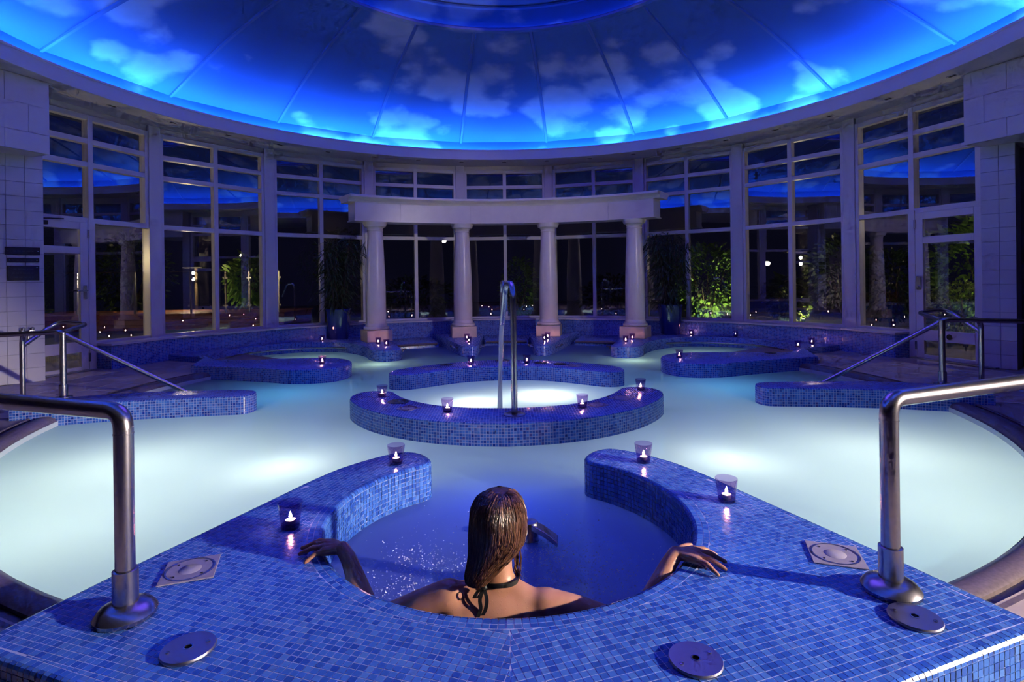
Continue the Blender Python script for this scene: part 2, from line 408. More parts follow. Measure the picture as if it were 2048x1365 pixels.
for k in range(20):
    a, b = 18*k-9, 18*k+9
    mb = MB(); n = 8
    for i in range(n):
        s0, s1 = i/n, (i+1)/n
        mb.quad(rib_pt(a, s0), rib_pt(b, s0), rib_pt(b, s1), rib_pt(a, s1))
    mb.build('dome_panel', M['dome'], ce)
    mb = MB(); p0, p1 = pol(a, RD0), pol(b, RD0)
    mb.quad((*p0, SOFFIT+.10), (*p1, SOFFIT+.10), (*p1, ZD0), (*p0, ZD0)); mb.build('upstand_panel', M['dome'], ce)
    mb = MB(); t = math.radians(a); tx = Vector((math.cos(t), -math.sin(t), 0))
    pts = [rib_pt(a, i/10) for i in range(11)]
    rings = [[p-tx*.028+Vector((0,0,-.002)), p-tx*.018+Vector((0,0,-.022)), p+tx*.018+Vector((0,0,-.022)), p+tx*.028+Vector((0,0,-.002))] for p in pts]
    mb.loft(rings); mb.build('rib', M['rib'], ce)
mb = MB(); mb.lathe([(2.72, 4.80), (2.66, 4.76), (2.63, 4.745), (2.63, 4.715), (2.67, 4.70), (2.72, 4.715)], 96, (0, CY, 0)); mb.build('oculus_lip', M['dome'], ce, smooth=60)
mb = MB(); mb.lathe([(2.86, 4.72), (2.86, 5.13), (2.80, 5.13), (2.80, 5.16)], 96, (0, CY, 0)); mb.build('oculus_band', M['dome'], ce, smooth=40)
mb = MB(); mb.lathe([(2.86, 5.15), (2.3, 5.5), (1.2, 5.8), (0.01, 5.9)], 64, (0, CY, 0)); mb.build('oculus_cap', M['dome'], ce, smooth=40)
# LED strips lying in the two coves
led = MB().lathe([(5.265, SOFFIT+.105), (5.30, SOFFIT+.105), (5.30, SOFFIT+.12), (5.265, SOFFIT+.12), (5.265, SOFFIT+.105)], 120, (0, CY, 0)).build('cove_light', emit('blue_led', COVE_C, COVE_E))
tag(led, 'blue light strip hidden in the cove around the painted dome', 'light')
led2 = MB().lathe([(2.76, 4.745), (2.79, 4.745), (2.79, 4.76), (2.76, 4.76), (2.76, 4.745)], 80, (0, CY, 0)).build('oculus_light', emit('oculus_led', (0.03, 0.16, 1.0), OCULUS_E))
tag(led2, 'blue light strip behind the lip of the dome opening', 'light')
# small slot downlights in the soffit
dl0 = None
for i, th in enumerate(range(-81, 82, 9)):
    x, y = pol(th, 5.36)
    if dl0 is None:
        dl0 = empty('soffit_downlight'); MB().box(-.055, .055, -.03, .03, -.006, 0).build('trim_plate', M['frame'], dl0); MB().box(-.04, .04, -.018, .018, -.009, -.004).build('slot', M['dark'], dl0); o = dl0
    else: o = copy_tree(dl0)
    o.location = (x, y, SOFFIT); o.rotation_euler = (0, 0, -math.radians(th))
    bays = ['left door bay', 'first window bay', 'second window bay', 'third window bay', 'middle window bay', 'fifth window bay', 'sixth window bay', 'last window bay', 'right door bay']
    if th % 18 == 0: where = 'above the middle of the ' + bays[th//18+4]
    else:
        kk = (th-9)//18+4; where = ('at the outer end of the ' + bays[0]) if kk < 0 else ('at the outer end of the ' + bays[8]) if kk > 7 else 'above the post right of the ' + bays[kk]
    tag(o, 'small dark slot downlight in the soffit ' + where, 'downlight', 'downlights in the soffit ring')
# ---- window wall: seven bays of eight panes, posts between
ZS = (0.22, 1.855, 2.595, 2.905, 3.22)      # sill, three transoms, head
posts = empty('trim_2'); tag(posts, kind='structure')
for k in range(-4, 4):
    th = 18*(k+.5); x, y = pol(th, RW-.03)
    z0 = .2
    MB().box(-.085, .085, -.09, .10, z0, SOFFIT).build('window_post', M['frame'], posts, loc=(x, y, 0), rotz=-math.radians(th), bevel=.006)
HW = RW*math.sin(math.radians(9))
def members(e, x0, x1, zs, mullions, dep=(-.05, .05), w=.034, name=''):
    for z in zs:
        MB().box(x0, x1, dep[0], dep[1], z-w, z+w).build('transom', M['frame'], e, bevel=.004)
    for x in mullions:
        MB().box(x-w, x+w, dep[0]-.004, dep[1]+.004, zs[0]-w, zs[-1]+w).build('mullion', M['frame'], e, bevel=.004)
def panes(e, xs, zs):
    for i in range(len(xs)-1):
        for j in range(len(zs)-1):
            MB().box(xs[i]+.03, xs[i+1]-.03, .004, .012, zs[j]+.03, zs[j+1]-.03).build('pane', M['glass'], e)
for wi, k in enumerate(range(-3, 4)):
    x, y = pol(18*k, APW-.03)
    e = empty('window_%d' % (wi+1), (x, y, 0), -math.radians(18*k)); tag(e, kind='structure')
    X0 = HW-.085
    members(e, -X0, X0, ZS, (-X0+.03, 0, X0-.03)); panes(e, (-X0+.03, 0, X0-.03), ZS)
    MB().box(-X0, X0, -.02, .03, 3.25, SOFFIT).build('head_board', M['frame'], e)
# ---- end bays with the doors
def handle_lever(e, x, s):
    h = MB(); h.box(x-.022, x+.022, -.075, -.062, .82, 1.0); hb = h.build('handle_plate', M['steel'], e, bevel=.004)
    MB().tube(fillet([(x, -.06, .93), (x, -.12, .93), (x-s*.13, -.12, .93)], .02), .011, 10).build('lever', M['steel'], hb, smooth=True)
for di, sg in ((1, -1), (2, 1)):
    k = 4*sg; x, y = pol(18*k, APW-.03)
    e = empty('window_%d' % (7+di), (x, y, 0), -math.radians(18*k)); tag(e, kind='structure')
    X0 = HW-.085; a, b = -sg*X0, 0.0
    lo, hi = min(a, b), max(a, b)
    members(e, -X0-.1, X0+.1, ZS[1:], (-X0+.03, 0, X0-.03)); panes(e, (-X0+.03, 0, X0-.03), ZS[1:])
    members(e, lo, hi, ZS[:1], ()); 
    MB().box(lo if sg > 0 else -.034, lo+.068 if sg > 0 else .034, -.055, .055, .22, 1.86).build('mullion', M['frame'], e, bevel=.004)
    MB().box(-.045, .045, -.06, .06, FLOOR, 1.86).build('door_jamb', M['frame'], e, bevel=.004)
    MB().box(lo+.06, hi-.05, .004, .012, .25, 1.83).build('pane', M['glass'], e)
    MB().box(-X0, X0, -.02, .03, 3.25, SOFFIT).build('head_board', M['frame'], e)
    # door leaf
    d = empty('door_%d' % di, (x, y, 0), -math.radians(18*k)); tag(d, kind='structure')
    u0, u1 = sg*.05, sg*.86; l, r = min(u0, u1), max(u0, u1)
    def rail(nm, x0, x1, z0, z1): return MB().box(x0, x1, -.06, -.012, z0, z1).build(nm, M['frame'], d, bevel=.004)
    rail('stile', l, l+.10, FLOOR+.015, 1.82); rail('stile', r-.10, r, FLOOR+.015, 1.82)
    for z0, z1 in ((1.73, 1.82), (1.41, 1.50), (.13, .27), (FLOOR+.015, -.06)): rail('rail', l+.10, r-.10, z0, z1)
    for z0, z1 in ((1.50, 1.73), (.27, 1.41), (-.06, .13)):
        MB().box(l+.095, r-.095, -.04, -.032, z0-.003, z1+.003).build('pane', M['glass'], d)
    if sg < 0:
        handle_lever(d, l+.75+.0, 1) if False else handle_lever(d, r-.05, 1)
        cl = MB().box(l+.05, l+.30, -.115, -.062, 1.755, 1.805).build('door_closer', M['black'], d, bevel=.006)
        MB().tube([(l+.12, -.09, 1.812), (l+.30, -.13, 1.83), (l+.5, -.075, 1.845)], .009, 8).build('closer_arm', M['black'], cl)
    else:
        lk = MB().box(l+.02, l+.085, -.085, -.06, .80, .98).build('lock_box', M['steel'], d, bevel=.008)
        MB().tube([(l+.05, -.085, .84), (l+.05, -.11, .84)], .016, 12).build('lock_knob', M['steel'], lk, smooth=True)
        MB().lathe([(.001, 0), (.032, 0), (.036, .004)], 20).build('door_badge', M['black'], d, loc=(l+.42, -.066, .2)).rotation_euler = (PI/2, 0, 0)
    for z in (1.62, .0): MB().box((l if sg > 0 else r)-.012, (l if sg > 0 else r)+.012, -.072, -.055, z, z+.11).build('hinge', M['steel'], d)
    MB().box(l-.05, r+.15, -.12, .06, FLOOR, FLOOR+.015).build('threshold', M['steel_plate'], d)
# ---- tiled dwarf wall below the glass, sill board on it
def ring_poly(r_in, r_out, t0, t1, extra=()):
    th = [t0] + [18*(k+.5) for k in range(-5, 5) if t0 < 18*(k+.5) < t1] + [t1]
    def R(t, r):      # on the polygon through vertices at odd multiples of 9 degrees
        kk = round(t/18); return r*math.cos(math.radians(9))/math.cos(math.radians(t-18*kk))
    return [pol(t, R(t, r_in)) for t in th] + [pol(t, R(t, r_out)) for t in th[::-1]]
tag(MB().prism(ring_poly(5.58, RW, -71.4, 71.4), .195, FLOOR-.3, .006).build('wall_window', M['mosaic']), kind='structure')
tag(MB().prism(ring_poly(5.56, RW-.05, -71.5, 71.5), .222, .195, .006).build('trim_3', M['frame']), kind='structure')
# ---- tiled piers and the hanging beams over the two side openings
def pier(nm, A, B, depth):
    A, B = Vector((*A, 0)), Vector((*B, 0)); d = (B-A); L = d.length; d.normalize(); n = Vector((d.y, -d.x, 0))
    if n.y > 0: n = -n
    e = empty(nm, A, math.atan2(d.y, d.x)); tag(e, kind='structure')
    s = 1 if Vector((-math.sin(e.rotation_euler.z), math.cos(e.rotation_euler.z), 0)).dot(n) < 0 else -1
    MB().box(0, L, min(0, s*depth), max(0, s*depth), FLOOR, SOFFIT).build('pier_core', M['wgrout'], e)
    tl = {}; p = .166
    nx = int(math.ceil(L/p))
    for i in range(nx):
        x0 = i*p; x1 = min(L, x0+p)
        if x1-x0 < .03: continue
        for j in range(16):
            z0 = FLOOR + j*p
            if z0 + p > 2.56: continue
            key = round(x1-x0, 3)
            if key not in tl:
                o = MB().box(.002, x1-x0-.002, min(0, -s*.007), max(0, -s*.007), .002, p-.002).build('wall_tile', M['wtile'], e, bevel=.0015); tl[key] = o
            else: o = tl[key].copy(); COL.objects.link(o)
            o.location = (x0, 0, z0)
    return e, s
pl, psL = pier('wall_pier_left', (-5.45, 6.62), (-5.73, 6.32), .35)
pr, psR = pier('wall_pier_right', (5.70, 6.58), (5.90, 6.34), .35)
def beam(nm, sg, A, B):
    A, B = Vector(A), Vector(B); d = (B-A).normalized(); n = Vector((-d.y, d.x)); n = n if n.x*sg > 0 else -n
    P = [A, B, B+n*1.9, A+n*1.9]
    e = empty(nm); tag(e, kind='structure')
    MB().prism([tuple(p) for p in P], SOFFIT-.001, 2.51, 0).build('beam_core', M['plaster'], e)
    L = (B-A).length; k = 0
    MB().prism([tuple(p) for p in P], 2.512, 2.509, 0).build('beam_underside', M['plaster'], e)
    for j, (z0, z1) in enumerate(((2.513, 2.72), (2.724, 3.03), (3.034, 3.335))):
        x = -(.22 if j % 2 else .0); 
        while x < L:
            a0, a1 = max(0, x), min(L, x+.42); x += .42
            p0, p1 = A+d*(a0+.002), A+d*(a1-.002); q = -n*.008
            MB().prism([tuple(p0), tuple(p1), tuple(p1+q), tuple(p0+q)], z1, z0, .001).build('beam_panel', M['plaster'], e)
    p0, p1, q = A-n*.002, A+n*1.9, -d*.008
    MB().prism([tuple(p0), tuple(p1), tuple(p1+q), tuple(p0+q)], 3.335, 2.513, .001).build('beam_panel', M['plaster'], e)
beam('wall_beam_left', -1, (-5.24, 6.45), (-5.74, 5.2))
beam('wall_beam_right', 1, (5.41, 6.45), (5.86, 5.2))
# ================================================================== POOL PIECES
def mirror(P): return [(-x, y) for x, y in P]
# ---- front deck with the horseshoe tub
TUB = (0.0, 2.41); TR = 0.765
capR = spline([(1.062, 2.66), (1.0, 2.81), (.905, 2.99), (.79, 3.13), (.70, 3.212), (.60, 3.262), (.505, 3.22), (.437, 3.12), (.432, 3.06), (.462, 3.02)], 6)
a_end = math.atan2(3.02-2.41, .462)
tubarc = [(TR*math.cos(a_end + (-PI/2-a_end)*i/60), 2.41+TR*math.sin(a_end+(-PI/2-a_end)*i/60)) for i in range(1, 61)]
outer_r = [(0, 1.0), (.75, 1.274), (1.515, 1.551), (1.36, 1.95), (1.2, 2.33)]
half_r = outer_r + capR + tubarc           # front centre -> tub front centre
half_l = mirror(half_r)[::-1][1:-1]
deck_out = half_r + half_l
deck = empty('tub_deck', (0, 1.3, FLOOR)); tag(deck, 'blue mosaic deck with a horseshoe shaped tub in the foreground', 'pool deck')
inv = Matrix.Translation((0, -1.3, -FLOOR))
def under(o, root):           # keep world placement under a moved root
    o.location = Vector(o.location) - root.location; return o
o = MB().prism(deck_out, -.0005, DEEP, .016).build('deck_body', M['grout'], deck); under(o, deck)
# tile field
PT = 0.0223; GR = 0.0014
tub_path = capR[4:] + tubarc; tub_path = tub_path + mirror(tub_path)[::-1][1:]
out_path = mirror(capR[:8])[::-1] + mirror(outer_r)[::-1] + outer_r[1:] + capR[:8]
def dist_path(P, path):
    A = np.array(path[:-1]); B = np.array(path[1:]); P = np.atleast_2d(P)
    d = B-A; L2 = (d*d).sum(1)+1e-12
    t = np.clip(((P[:, None]-A)*d).sum(2)/L2, 0, 1); Q = A+t[..., None]*d
    D = np.linalg.norm(P[:, None]-Q, axis=2); i = D.argmin(1); r = np.arange(len(P))
    return D[r, i], Q[r, i]
poly = np.array(deck_out)
def inside(P):
    P = np.atleast_2d(P); x, y = P[:, 0][:, None], P[:, 1][:, None]; a = poly; b = np.roll(poly, -1, 0)
    c = ((a[:, 1] > y) != (b[:, 1] > y)) & (x < (b[:, 0]-a[:, 0])*(y-a[:, 1])/(b[:, 1]-a[:, 1]+1e-15)+a[:, 0])
    return c.sum(1) % 2 == 1
M_TUB = .012 + 2*PT; M_OUT = .012 + PT
def sd_of(P):
    dt, qt = dist_path(P, tub_path); do, qo = dist_path(P, out_path); ins = inside(P)
    s = np.where(ins, 1, -1); return s*dt-M_TUB, qt, s*do-M_OUT, qo, s
tiles_mb = MB(); whole = []
def add_tile(q, mb=None, zt=0.0, dz=.004):
    """q: four xy corners, ccw; a thin tile standing proud of the grout"""
    mb = mb or tiles_mb; n = len(mb.v); j = random.uniform(-.0001, .0003); jj = [random.uniform(-.0001, .0002) for _ in range(4)]
    mb.v += [(x, y, zt+j+d) for (x, y), d in zip(q, jj)] + [(x, y, zt-dz) for x, y in q]
    mb.face((n, n+1, n+2, n+3))
    for a, b in ((0, 1), (1, 2), (2, 3), (3, 0)): mb.face((n+b, n+a, n+4+a, n+4+b))
AL = math.radians(18)
for sg in (1, -1):
    ca, sa = math.cos(AL), math.sin(AL)*sg
    cand = []
    for i in range(-10, 90):
        for j in range(-25, 110):
            off = 0.0
            u = i*PT + off; v = j*PT
            if sg < 0: u = -(u+PT)
            c = np.array([ca*(u+PT/2) - sa*(v+PT/2), 1.0 + sa*(u+PT/2) + ca*(v+PT/2)])
            if sg*c[0] < -PT*.3 or abs(c[0]) > 1.6 or c[1] > 3.35 or c[1] < .95: continue
            cand.append((u, v, c))
    C = np.array([c[2] for c in cand]); st, qt, so, qo, ss = sd_of(C)
    keep = (np.minimum(st, so) > -.25*PT)
    for (u, v, c), k in zip(cand, keep):
        if not k: continue
        q = []
        for du, dv in ((GR, GR), (PT-GR, GR), (PT-GR, PT-GR), (GR, PT-GR)):
            q.append(np.array([ca*(u+du)-sa*(v+dv), 1.0+sa*(u+du)+ca*(v+dv)]))
        Q = np.array(q); a, qa, b, qb, s_ = sd_of(Q); cut = False
        for m in range(4):
            if sg*Q[m, 0] < .0008: Q[m, 0] = sg*.0008; cut = True
            for dd, qq, mm in ((a, qa, M_TUB), (b, qb, M_OUT)):
                if dd[m] < GR:
                    dirv = (Q[m]-qq[m])*s_[m]; ln = np.linalg.norm(dirv)
                    if ln > 1e-6: Q[m] = qq[m]+dirv/ln*(mm+GR); cut = True
        ar = .5*abs((Q[2]-Q[0])[0]*(Q[3]-Q[1])[1]-(Q[2]-Q[0])[1]*(Q[3]-Q[1])[0])
        if ar < PT*PT*.12: continue
        if cut: add_tile([tuple(p) for p in Q])
        else: whole.append((c, sg, [tuple(p) for p in Q]))
# the 300 whole tiles that show largest are objects, the others one mesh
def in_frame(c): return abs((c[0]-.0115*c[1])/c[1]) < .91 and 560+1110/c[1]-.013*1110*c[0]/c[1] < 1362
order = sorted([k for k in range(len(whole)) if in_frame(whole[k][0])], key=lambda k: whole[k][0][1])[:300]
oset = set(order)
for k, (c, sg, q) in enumerate(whole):
    if k not in oset: add_tile(q)
t0 = MB(); h = PT/2-GR; add_tile([(-h, -h), (h, -h), (h, h), (-h, h)], t0); src = None
for k in order:
    c, sg, q = whole[k]
    if src is None: src = t0.build('mosaic_tile', M['tile'], deck); o = src
    else: o = src.copy(); COL.objects.link(o)
    o.location = (c[0], c[1]-1.3, -FLOOR+random.uniform(-.0001, .0003)); o.rotation_euler = (random.uniform(-.007, .007), random.uniform(-.007, .007), sg*AL)
# border rows, nosing and wall tiles follow the edge
def resample(path, step):
    P = np.array(path); s = np.r_[0, np.cumsum(np.linalg.norm(np.diff(P, axis=0), axis=1))]; n = int(round(s[-1]/step))
    t = np.linspace(0, s[-1], n+1); return np.c_[np.interp(t, s, P[:, 0]), np.interp(t, s, P[:, 1])]
def edge_tiles(path, rows_top, rows_wall):
    R = resample(path, PT); T = np.gradient(R, axis=0); T /= np.linalg.norm(T, axis=1)[:, None]; Nn = np.c_[-T[:, 1], T[:, 0]]
    if not inside(R[len(R)//2]+Nn[len(R)//2]*.02)[0]: Nn = -Nn       # into the deck
    for i in range(len(R)-1):
        e0, e1 = R[i]+T[i]*GR, R[i+1]-T[i+1]*GR; n0, n1 = Nn[i], Nn[i+1]
        for r in range(rows_top):
            d0, d1 = .012+r*PT+GR, .012+(r+1)*PT-GR
            add_tile(ccw([tuple(e0+n0*d0), tuple(e1+n1*d0), tuple(e1+n1*d1), tuple(e0+n0*d1)]))
        # nosing: three facets round the edge
        prof = [(.0125, .0008), (.004, -.002), (-.0015, -.009), (-.0025, -.019)]
        n = len(tiles_mb.v)
        for d, z in prof: tiles_mb.v += [(*(e0+n0*d), z), (*(e1+n1*d), z)]
        for q in range(3): tiles_mb.face((n+2*q, n+2*q+1, n+2*q+3, n+2*q+2))
        for r in range(rows_wall):
            za, zb = -.021-r*PT-GR, -.021-(r+1)*PT+GR; d = -.0025+random.uniform(-.0004, .0004)
            n = len(tiles_mb.v)
            for dd, z in ((d, za), (d, zb), (.001, za), (.001, zb)): tiles_mb.v += [(*(e0+n0*dd), z), (*(e1+n1*dd), z)]
            tiles_mb.face((n, n+1, n+3, n+2)); tiles_mb.face((n, n+1, n+5, n+4)); tiles_mb.face((n+2, n+3, n+7, n+6))
edge_tiles(tub_path, 2, 10)
edge_tiles(out_path, 1, 7)
o = tiles_mb.build('mosaic_tile_field', M['tile'], deck); under(o, deck); tag(o, kind='stuff')
# ---- low mosaic islands
def island(nm, P, label, zt=TOP, group=None):
    o = MB().prism(P, zt, DEEP, .018).build(nm, M['mosaic'], smooth=35)
    tag(o, label, 'pool wall', group); return o
B_ = spline([(0, 3.985), (.28, 4.02), (.56, 4.10), (.82, 4.235), (1.06, 4.42), (1.26, 4.66), (1.385, 4.90), (1.405, 5.08), (1.34, 5.21), (1.20, 5.265), (1.08, 5.215), (1.02, 5.11), (.94, 4.97), (.86, 4.86), (.72, 4.72), (.52, 4.58), (.27, 4.50), (0, 4.472)], 5)
island('curved_pool_wall', B_ + mirror(B_)[::-1][1:-1], 'front curved mosaic wall of the central ring, carrying four candles and a steel spout')
C_ = spline([(0, 6.625), (.25, 6.605), (.50, 6.53), (.72, 6.39), (.92, 6.24), (1.08, 6.13), (1.20, 6.115), (1.30, 6.18), (1.335, 6.32), (1.30, 6.47), (1.17, 6.63), (.95, 6.80), (.66, 6.99), (.35, 7.12), (0, 7.165)], 5)
island('curved_pool_wall', C_ + mirror(C_)[::-1][1:-1], 'rear curved mosaic wall of the central ring, two candles on it')
E_ = [(4.16, 4.68), (3.72, 4.84), (3.27, 4.97), (2.72, 5.06), (2.46, 5.09), (2.39, 5.14), (2.365, 5.22), (2.39, 5.32), (2.47, 5.385), (2.72, 5.41), (3.50, 5.36), (4.0, 5.2), (4.26, 5.05)]
E_ = spline(E_[:-1], 4) + [E_[-1]]
island('low_pool_wall', mirror(E_), 'low dark blue mosaic wall ending in the pool at left, a handrail on it')
island('low_pool_wall', E_, 'low blue mosaic wall ending in the pool at right, a handrail on it')
H_ = [(2.44, 10.72), (2.64, 10.73), (4.03, 9.66), (5.12, 8.28), (4.24, 7.83), (3.99, 7.06)]
H_ += spline([(3.99, 7.06), (3.7, 6.985), (3.3, 6.865), (2.83, 6.695), (2.6, 6.60), (2.38, 6.58), (2.16, 6.635), (2.02, 6.78), (1.975, 7.0), (2.01, 7.22), (2.14, 7.43), (2.35, 7.58), (2.65, 7.625), (3.05, 7.585), (3.45, 7.51), (3.82, 7.53), (4.15, 7.80), (4.32, 8.2), (4.27, 8.75), (4.0, 9.25), (3.55, 9.55), (3.12, 9.61), (2.75, 9.44), (2.46, 9.17), (2.22, 8.82), (2.09, 8.50), (1.95, 8.345), (1.77, 8.31), (1.64, 8.39), (1.605, 8.52)], 4)[1:] + [(1.97, 9.58)]
island('round_pool_surround', mirror(H_), 'blue mosaic surround of the left round pool, below the left potted plant')
island('round_pool_surround', H_, 'blue mosaic surround of the right round pool, below the right potted plant')
P_ = spline([(1.36, 10.7), (.755, 8.86), (.66, 8.70), (.56, 8.665), (.475, 8.71), (.44, 8.90), (.45, 10.7)], 1)
P_ = [(1.36, 10.7)] + spline([(.78, 8.95), (.70, 8.74), (.58, 8.665), (.475, 8.71), (.44, 8.90)], 4) + [(.45, 10.7)]
island('bench_divider', mirror(P_), 'pointed mosaic divider under the second column from the left')
island('bench_divider', P_, 'pointed mosaic divider under the third column from the left')
# seat along the back between the dividers
for i, (t0_, t1_, nm) in enumerate(((-25.4, -15.6, 'left'), (-5.0, 5.0, 'middle'), (15.6, 25.4, 'right'))):
    P = [pol(t0_+(t1_-t0_)*k/8, 4.55) for k in range(9)] + [pol(t1_-(t1_-t0_)*k/8, 5.62) for k in range(9)]
    b = MB().prism(P, -.11, -.9, .02).build('bench_ledge', M['mosaic'], smooth=35)
    tag(b, '%s blue mosaic seat ledge at the back, between the columns' % nm, 'bench', 'seat ledges between the columns')
    n_ = MB().tube([(*pol(t0_+.3+(t1_-t0_-.6)*k/10, 4.545), -.135) for k in range(11)], .022, 8).build('seat_nosing', M['rimstone'], b, smooth=True)
# ---- water
def disc(r, z, c, n=96): return [(c[0]+r*math.cos(2*PI*k/n), c[1]+r*math.sin(2*PI*k/n), z) for k in range(n)]
mb = MB(); ring = disc(5.58, WATER, (0, CY)); mb.v += ring; mb.face(range(len(ring)))
wt = mb.build('pool_water', M['water']); tag(wt, 'cloudy pale green pool water glowing from lamps below', 'water', kind='stuff')
# ================================================================== COLUMNS AND ENTABLATURE
RC = 4.63
def column():
    e = empty('stone_column')
    MB().box(-.22, .22, -.22, .22, 0, .195).build('plinth', M['plinth'], e, bevel=.006)
    MB().lathe([(.0, .195), (.195, .195), (.212, .205), (.217, .222), (.212, .24), (.196, .252), (.186, .255), (.186, .272), (.176, .29), (.170, .31)], 40).build('base_moulding', M['stone'], e, smooth=35)
    pts = [(.168, .30), (.170, .45), (.170, .70), (.167, .95), (.160, 1.2), (.150, 1.45), (.139, 1.68), (.130, 1.86), (.128, 1.90), (.136, 1.905), (.138, 1.915), (.130, 1.92)]
    MB().lathe(pts, 40).build('shaft', M['stone'], e, smooth=35)
    MB().lathe([(.129, 1.92), (.132, 1.945), (.145, 1.965), (.165, 1.98), (.182, 1.985), (.184, 1.992), (.196, 2.02), (.207, 2.045), (.209, 2.06), (0.0, 2.06)], 40).build('capital', M['stone'], e, smooth=35)
    return e
lab = ('leftmost stone column, two candles before its plinth', 'second stone column from the left, on a pointed divider', 'third stone column from the left, on a pointed divider', 'rightmost stone column, beside the right potted plant')
c0 = column()
for i, th in enumerate((-29.2, -9.8, 9.8, 29.2)):
    o = c0 if i == 0 else copy_tree(c0)
    x, y = pol(th, RC); o.location = (x, y, TOP); o.rotation_euler = (0, 0, -math.radians(th)); tag(o, lab[i], 'column', 'columns of the colonnade')
en = empty('entablature', (0, CY+RC, 2.03)); tag(en, 'curved cream stone entablature resting on the four columns', 'entablature')
def arc_loft(prof, t0, t1, n=24):
    """closed profile of (radius, z) swept round the room centre"""
    mb = MB(); mb.loft([[(*pol(t0+(t1-t0)*k/n, r), z) for r, z in prof] for k in range(n+1)]); return mb
edges = [-34.2, -24, -8, 8, 24, 34.2]
for a, b in zip(edges[:-1], edges[1:]):
    o = arc_loft([(RC-.165, 2.031), (RC+.175, 2.031), (RC+.175, 2.345), (RC-.165, 2.345)], a+.012, b-.012).build('frieze_block', M['stone'], en); under(o, en)
o = arc_loft([(RC-.175, 2.345), (RC-.18, 2.36), (RC-.20, 2.385), (RC-.245, 2.41), (RC-.285, 2.42), (RC-.285, 2.45), (RC-.275, 2.46), (RC+.275, 2.46), (RC+.285, 2.45), (RC+.285, 2.42), (RC+.245, 2.41), (RC+.20, 2.385), (RC+.19, 2.36), (RC+.185, 2.345)], -35.7, 35.7, 40).build('cornice', M['stone'], en); under(o, en)
o = arc_loft([(RC-.175, 2.028), (RC+.185, 2.028), (RC+.185, 2.046), (RC-.175, 2.046)], -34.4, 34.4, 40).build('architrave_fillet', M['stone'], en); under(o, en)
# ================================================================== STEEL: RAILS, SPOUTS, PLATES
def flange(parent, x, y, z, r=.082):
    return MB().lathe([(r, 0), (r+.002, .012), (r-.012, .03), (r-.03, .038), (.034, .042), (.034, .14), (.029, .142), (.0, .142)], 32).build('flange', M['steel'], parent, smooth=40, loc=(x, y, z))
def front_rail(sg, bx, by, zt, tx, ty, label):
    e = empty('handrail', (bx, by, 0)); tag(e, label, 'handrail', 'tubular steel handrails')
    f = Vector((tx-bx, ty-by)).normalized(); ex, ey = bx+f.x*1.42, by+f.y*1.42
    path = fillet([(0, 0, .10), (0, 0, zt), (ex-bx, ey-by, zt), (ex-bx, ey-by, FLOOR)], .055, 10)
    MB().tube(path, .0265, 20).build('rail', M['steel'], e, smooth=50)
    flange(e, 0, 0, .002)
    MB().lathe([(.07, 0), (.07, .01), (.03, .02)], 24).build('flange', M['steel'], e, smooth=40, loc=(ex-bx, ey-by, FLOOR))
    MB().tube([(0, 0, zt-.068), (0, 0, zt-.064)], .0275, 20).build('weld_ring', M['steel'], e, smooth=50)
front_rail(-1, -1.158, 1.687, .617, -1.71, 1.88, 'thick steel handrail at front left of the tub deck')
front_rail(1, 1.205, 1.74, .607, 1.85, 1.98, 'thick steel handrail at front right of the tub deck')
def back_rail(sg, label):
    e = empty('handrail', (sg*4.07, 5.14, TOP)); tag(e, label, 'handrail', 'tubular steel handrails')
    O = Vector((sg*4.07, 5.14, TOP))
    def L(*P): return [Vector(p)-O for p in P]
    top = .575
    MB().tube(fillet(L((sg*6.6, 4.9, top-.06), (sg*4.95, 5.12, top-.03), (sg*4.1, 5.14, top), (sg*3.2, 5.62, -.10), (sg*3.0, 5.72, -.26)), .07, 8), .022, 14).build('rail', M['steel'], e, smooth=50)
    MB().tube(L((sg*4.07, 5.14, TOP+.02), (sg*4.07, 5.14, top-.005)), .026, 16).build('post', M['steel'], e, smooth=50)
    MB().lathe([(.07, 0), (.07, .012), (.034, .022), (.034, .12), (.0, .12)], 24).build('flange', M['steel'], e, smooth=40)
    MB().tube(fillet(L((sg*4.56, 5.28, FLOOR), (sg*4.56, 5.28, top-.02), (sg*4.36, 5.15, top+.0)), .12, 8), .022, 14).build('post', M['steel'], e, smooth=50)
    MB().tube(fillet(L((sg*4.56, 5.28, top-.14), (sg*4.48, 5.6, top+.07), (sg*4.15, 5.55, top+.04), (sg*4.08, 5.16, top)), .12, 8), .020, 12).build('loop', M['steel'], e, smooth=50)
back_rail(-1, 'steel handrail with two posts before the left glazed door')
back_rail(1, 'steel handrail with two posts before the right glazed door')
def gooseneck(x, y, tipx, tipy, z0, label):
    e = empty('water_spout', (x, y, z0)); tag(e, label, 'spout')
    dx, dy = tipx-x, tipy-y
    MB().tube(fillet([(0, 0, 0), (0, 0, .90), (dx*.12, dy*.12, 1.0), (dx*.62, dy*.62, 1.0), (dx, dy, .66)], .16, 10), .0235, 16).build('pipe', M['steel'], e, smooth=50)
    MB().lathe([(.085, 0), (.085, .007), (.075, .011), (.0, .011)], 32).build('base_plate', M['steel'], e, smooth=40)
gooseneck(.055, 4.235, -.035, 4.66, TOP, 'steel gooseneck spout on the front curved wall, pouring a jet')
gooseneck(-.055, 7.05, .0, 6.62, TOP, 'steel gooseneck spout on the rear curved wall, behind the jet')
jm, jnt, jo = new_mat('falling_water'); N = NT(jnt)
a_ = N.n('ShaderNodeBsdfTranslucent', ins={'Color': (.9, .95, .95, 1)}); b_ = N.n('ShaderNodeBsdfTransparent'); d_ = N.n('ShaderNodeBsdfDiffuse', ins={'Color': (.85, .92, .95, 1)})
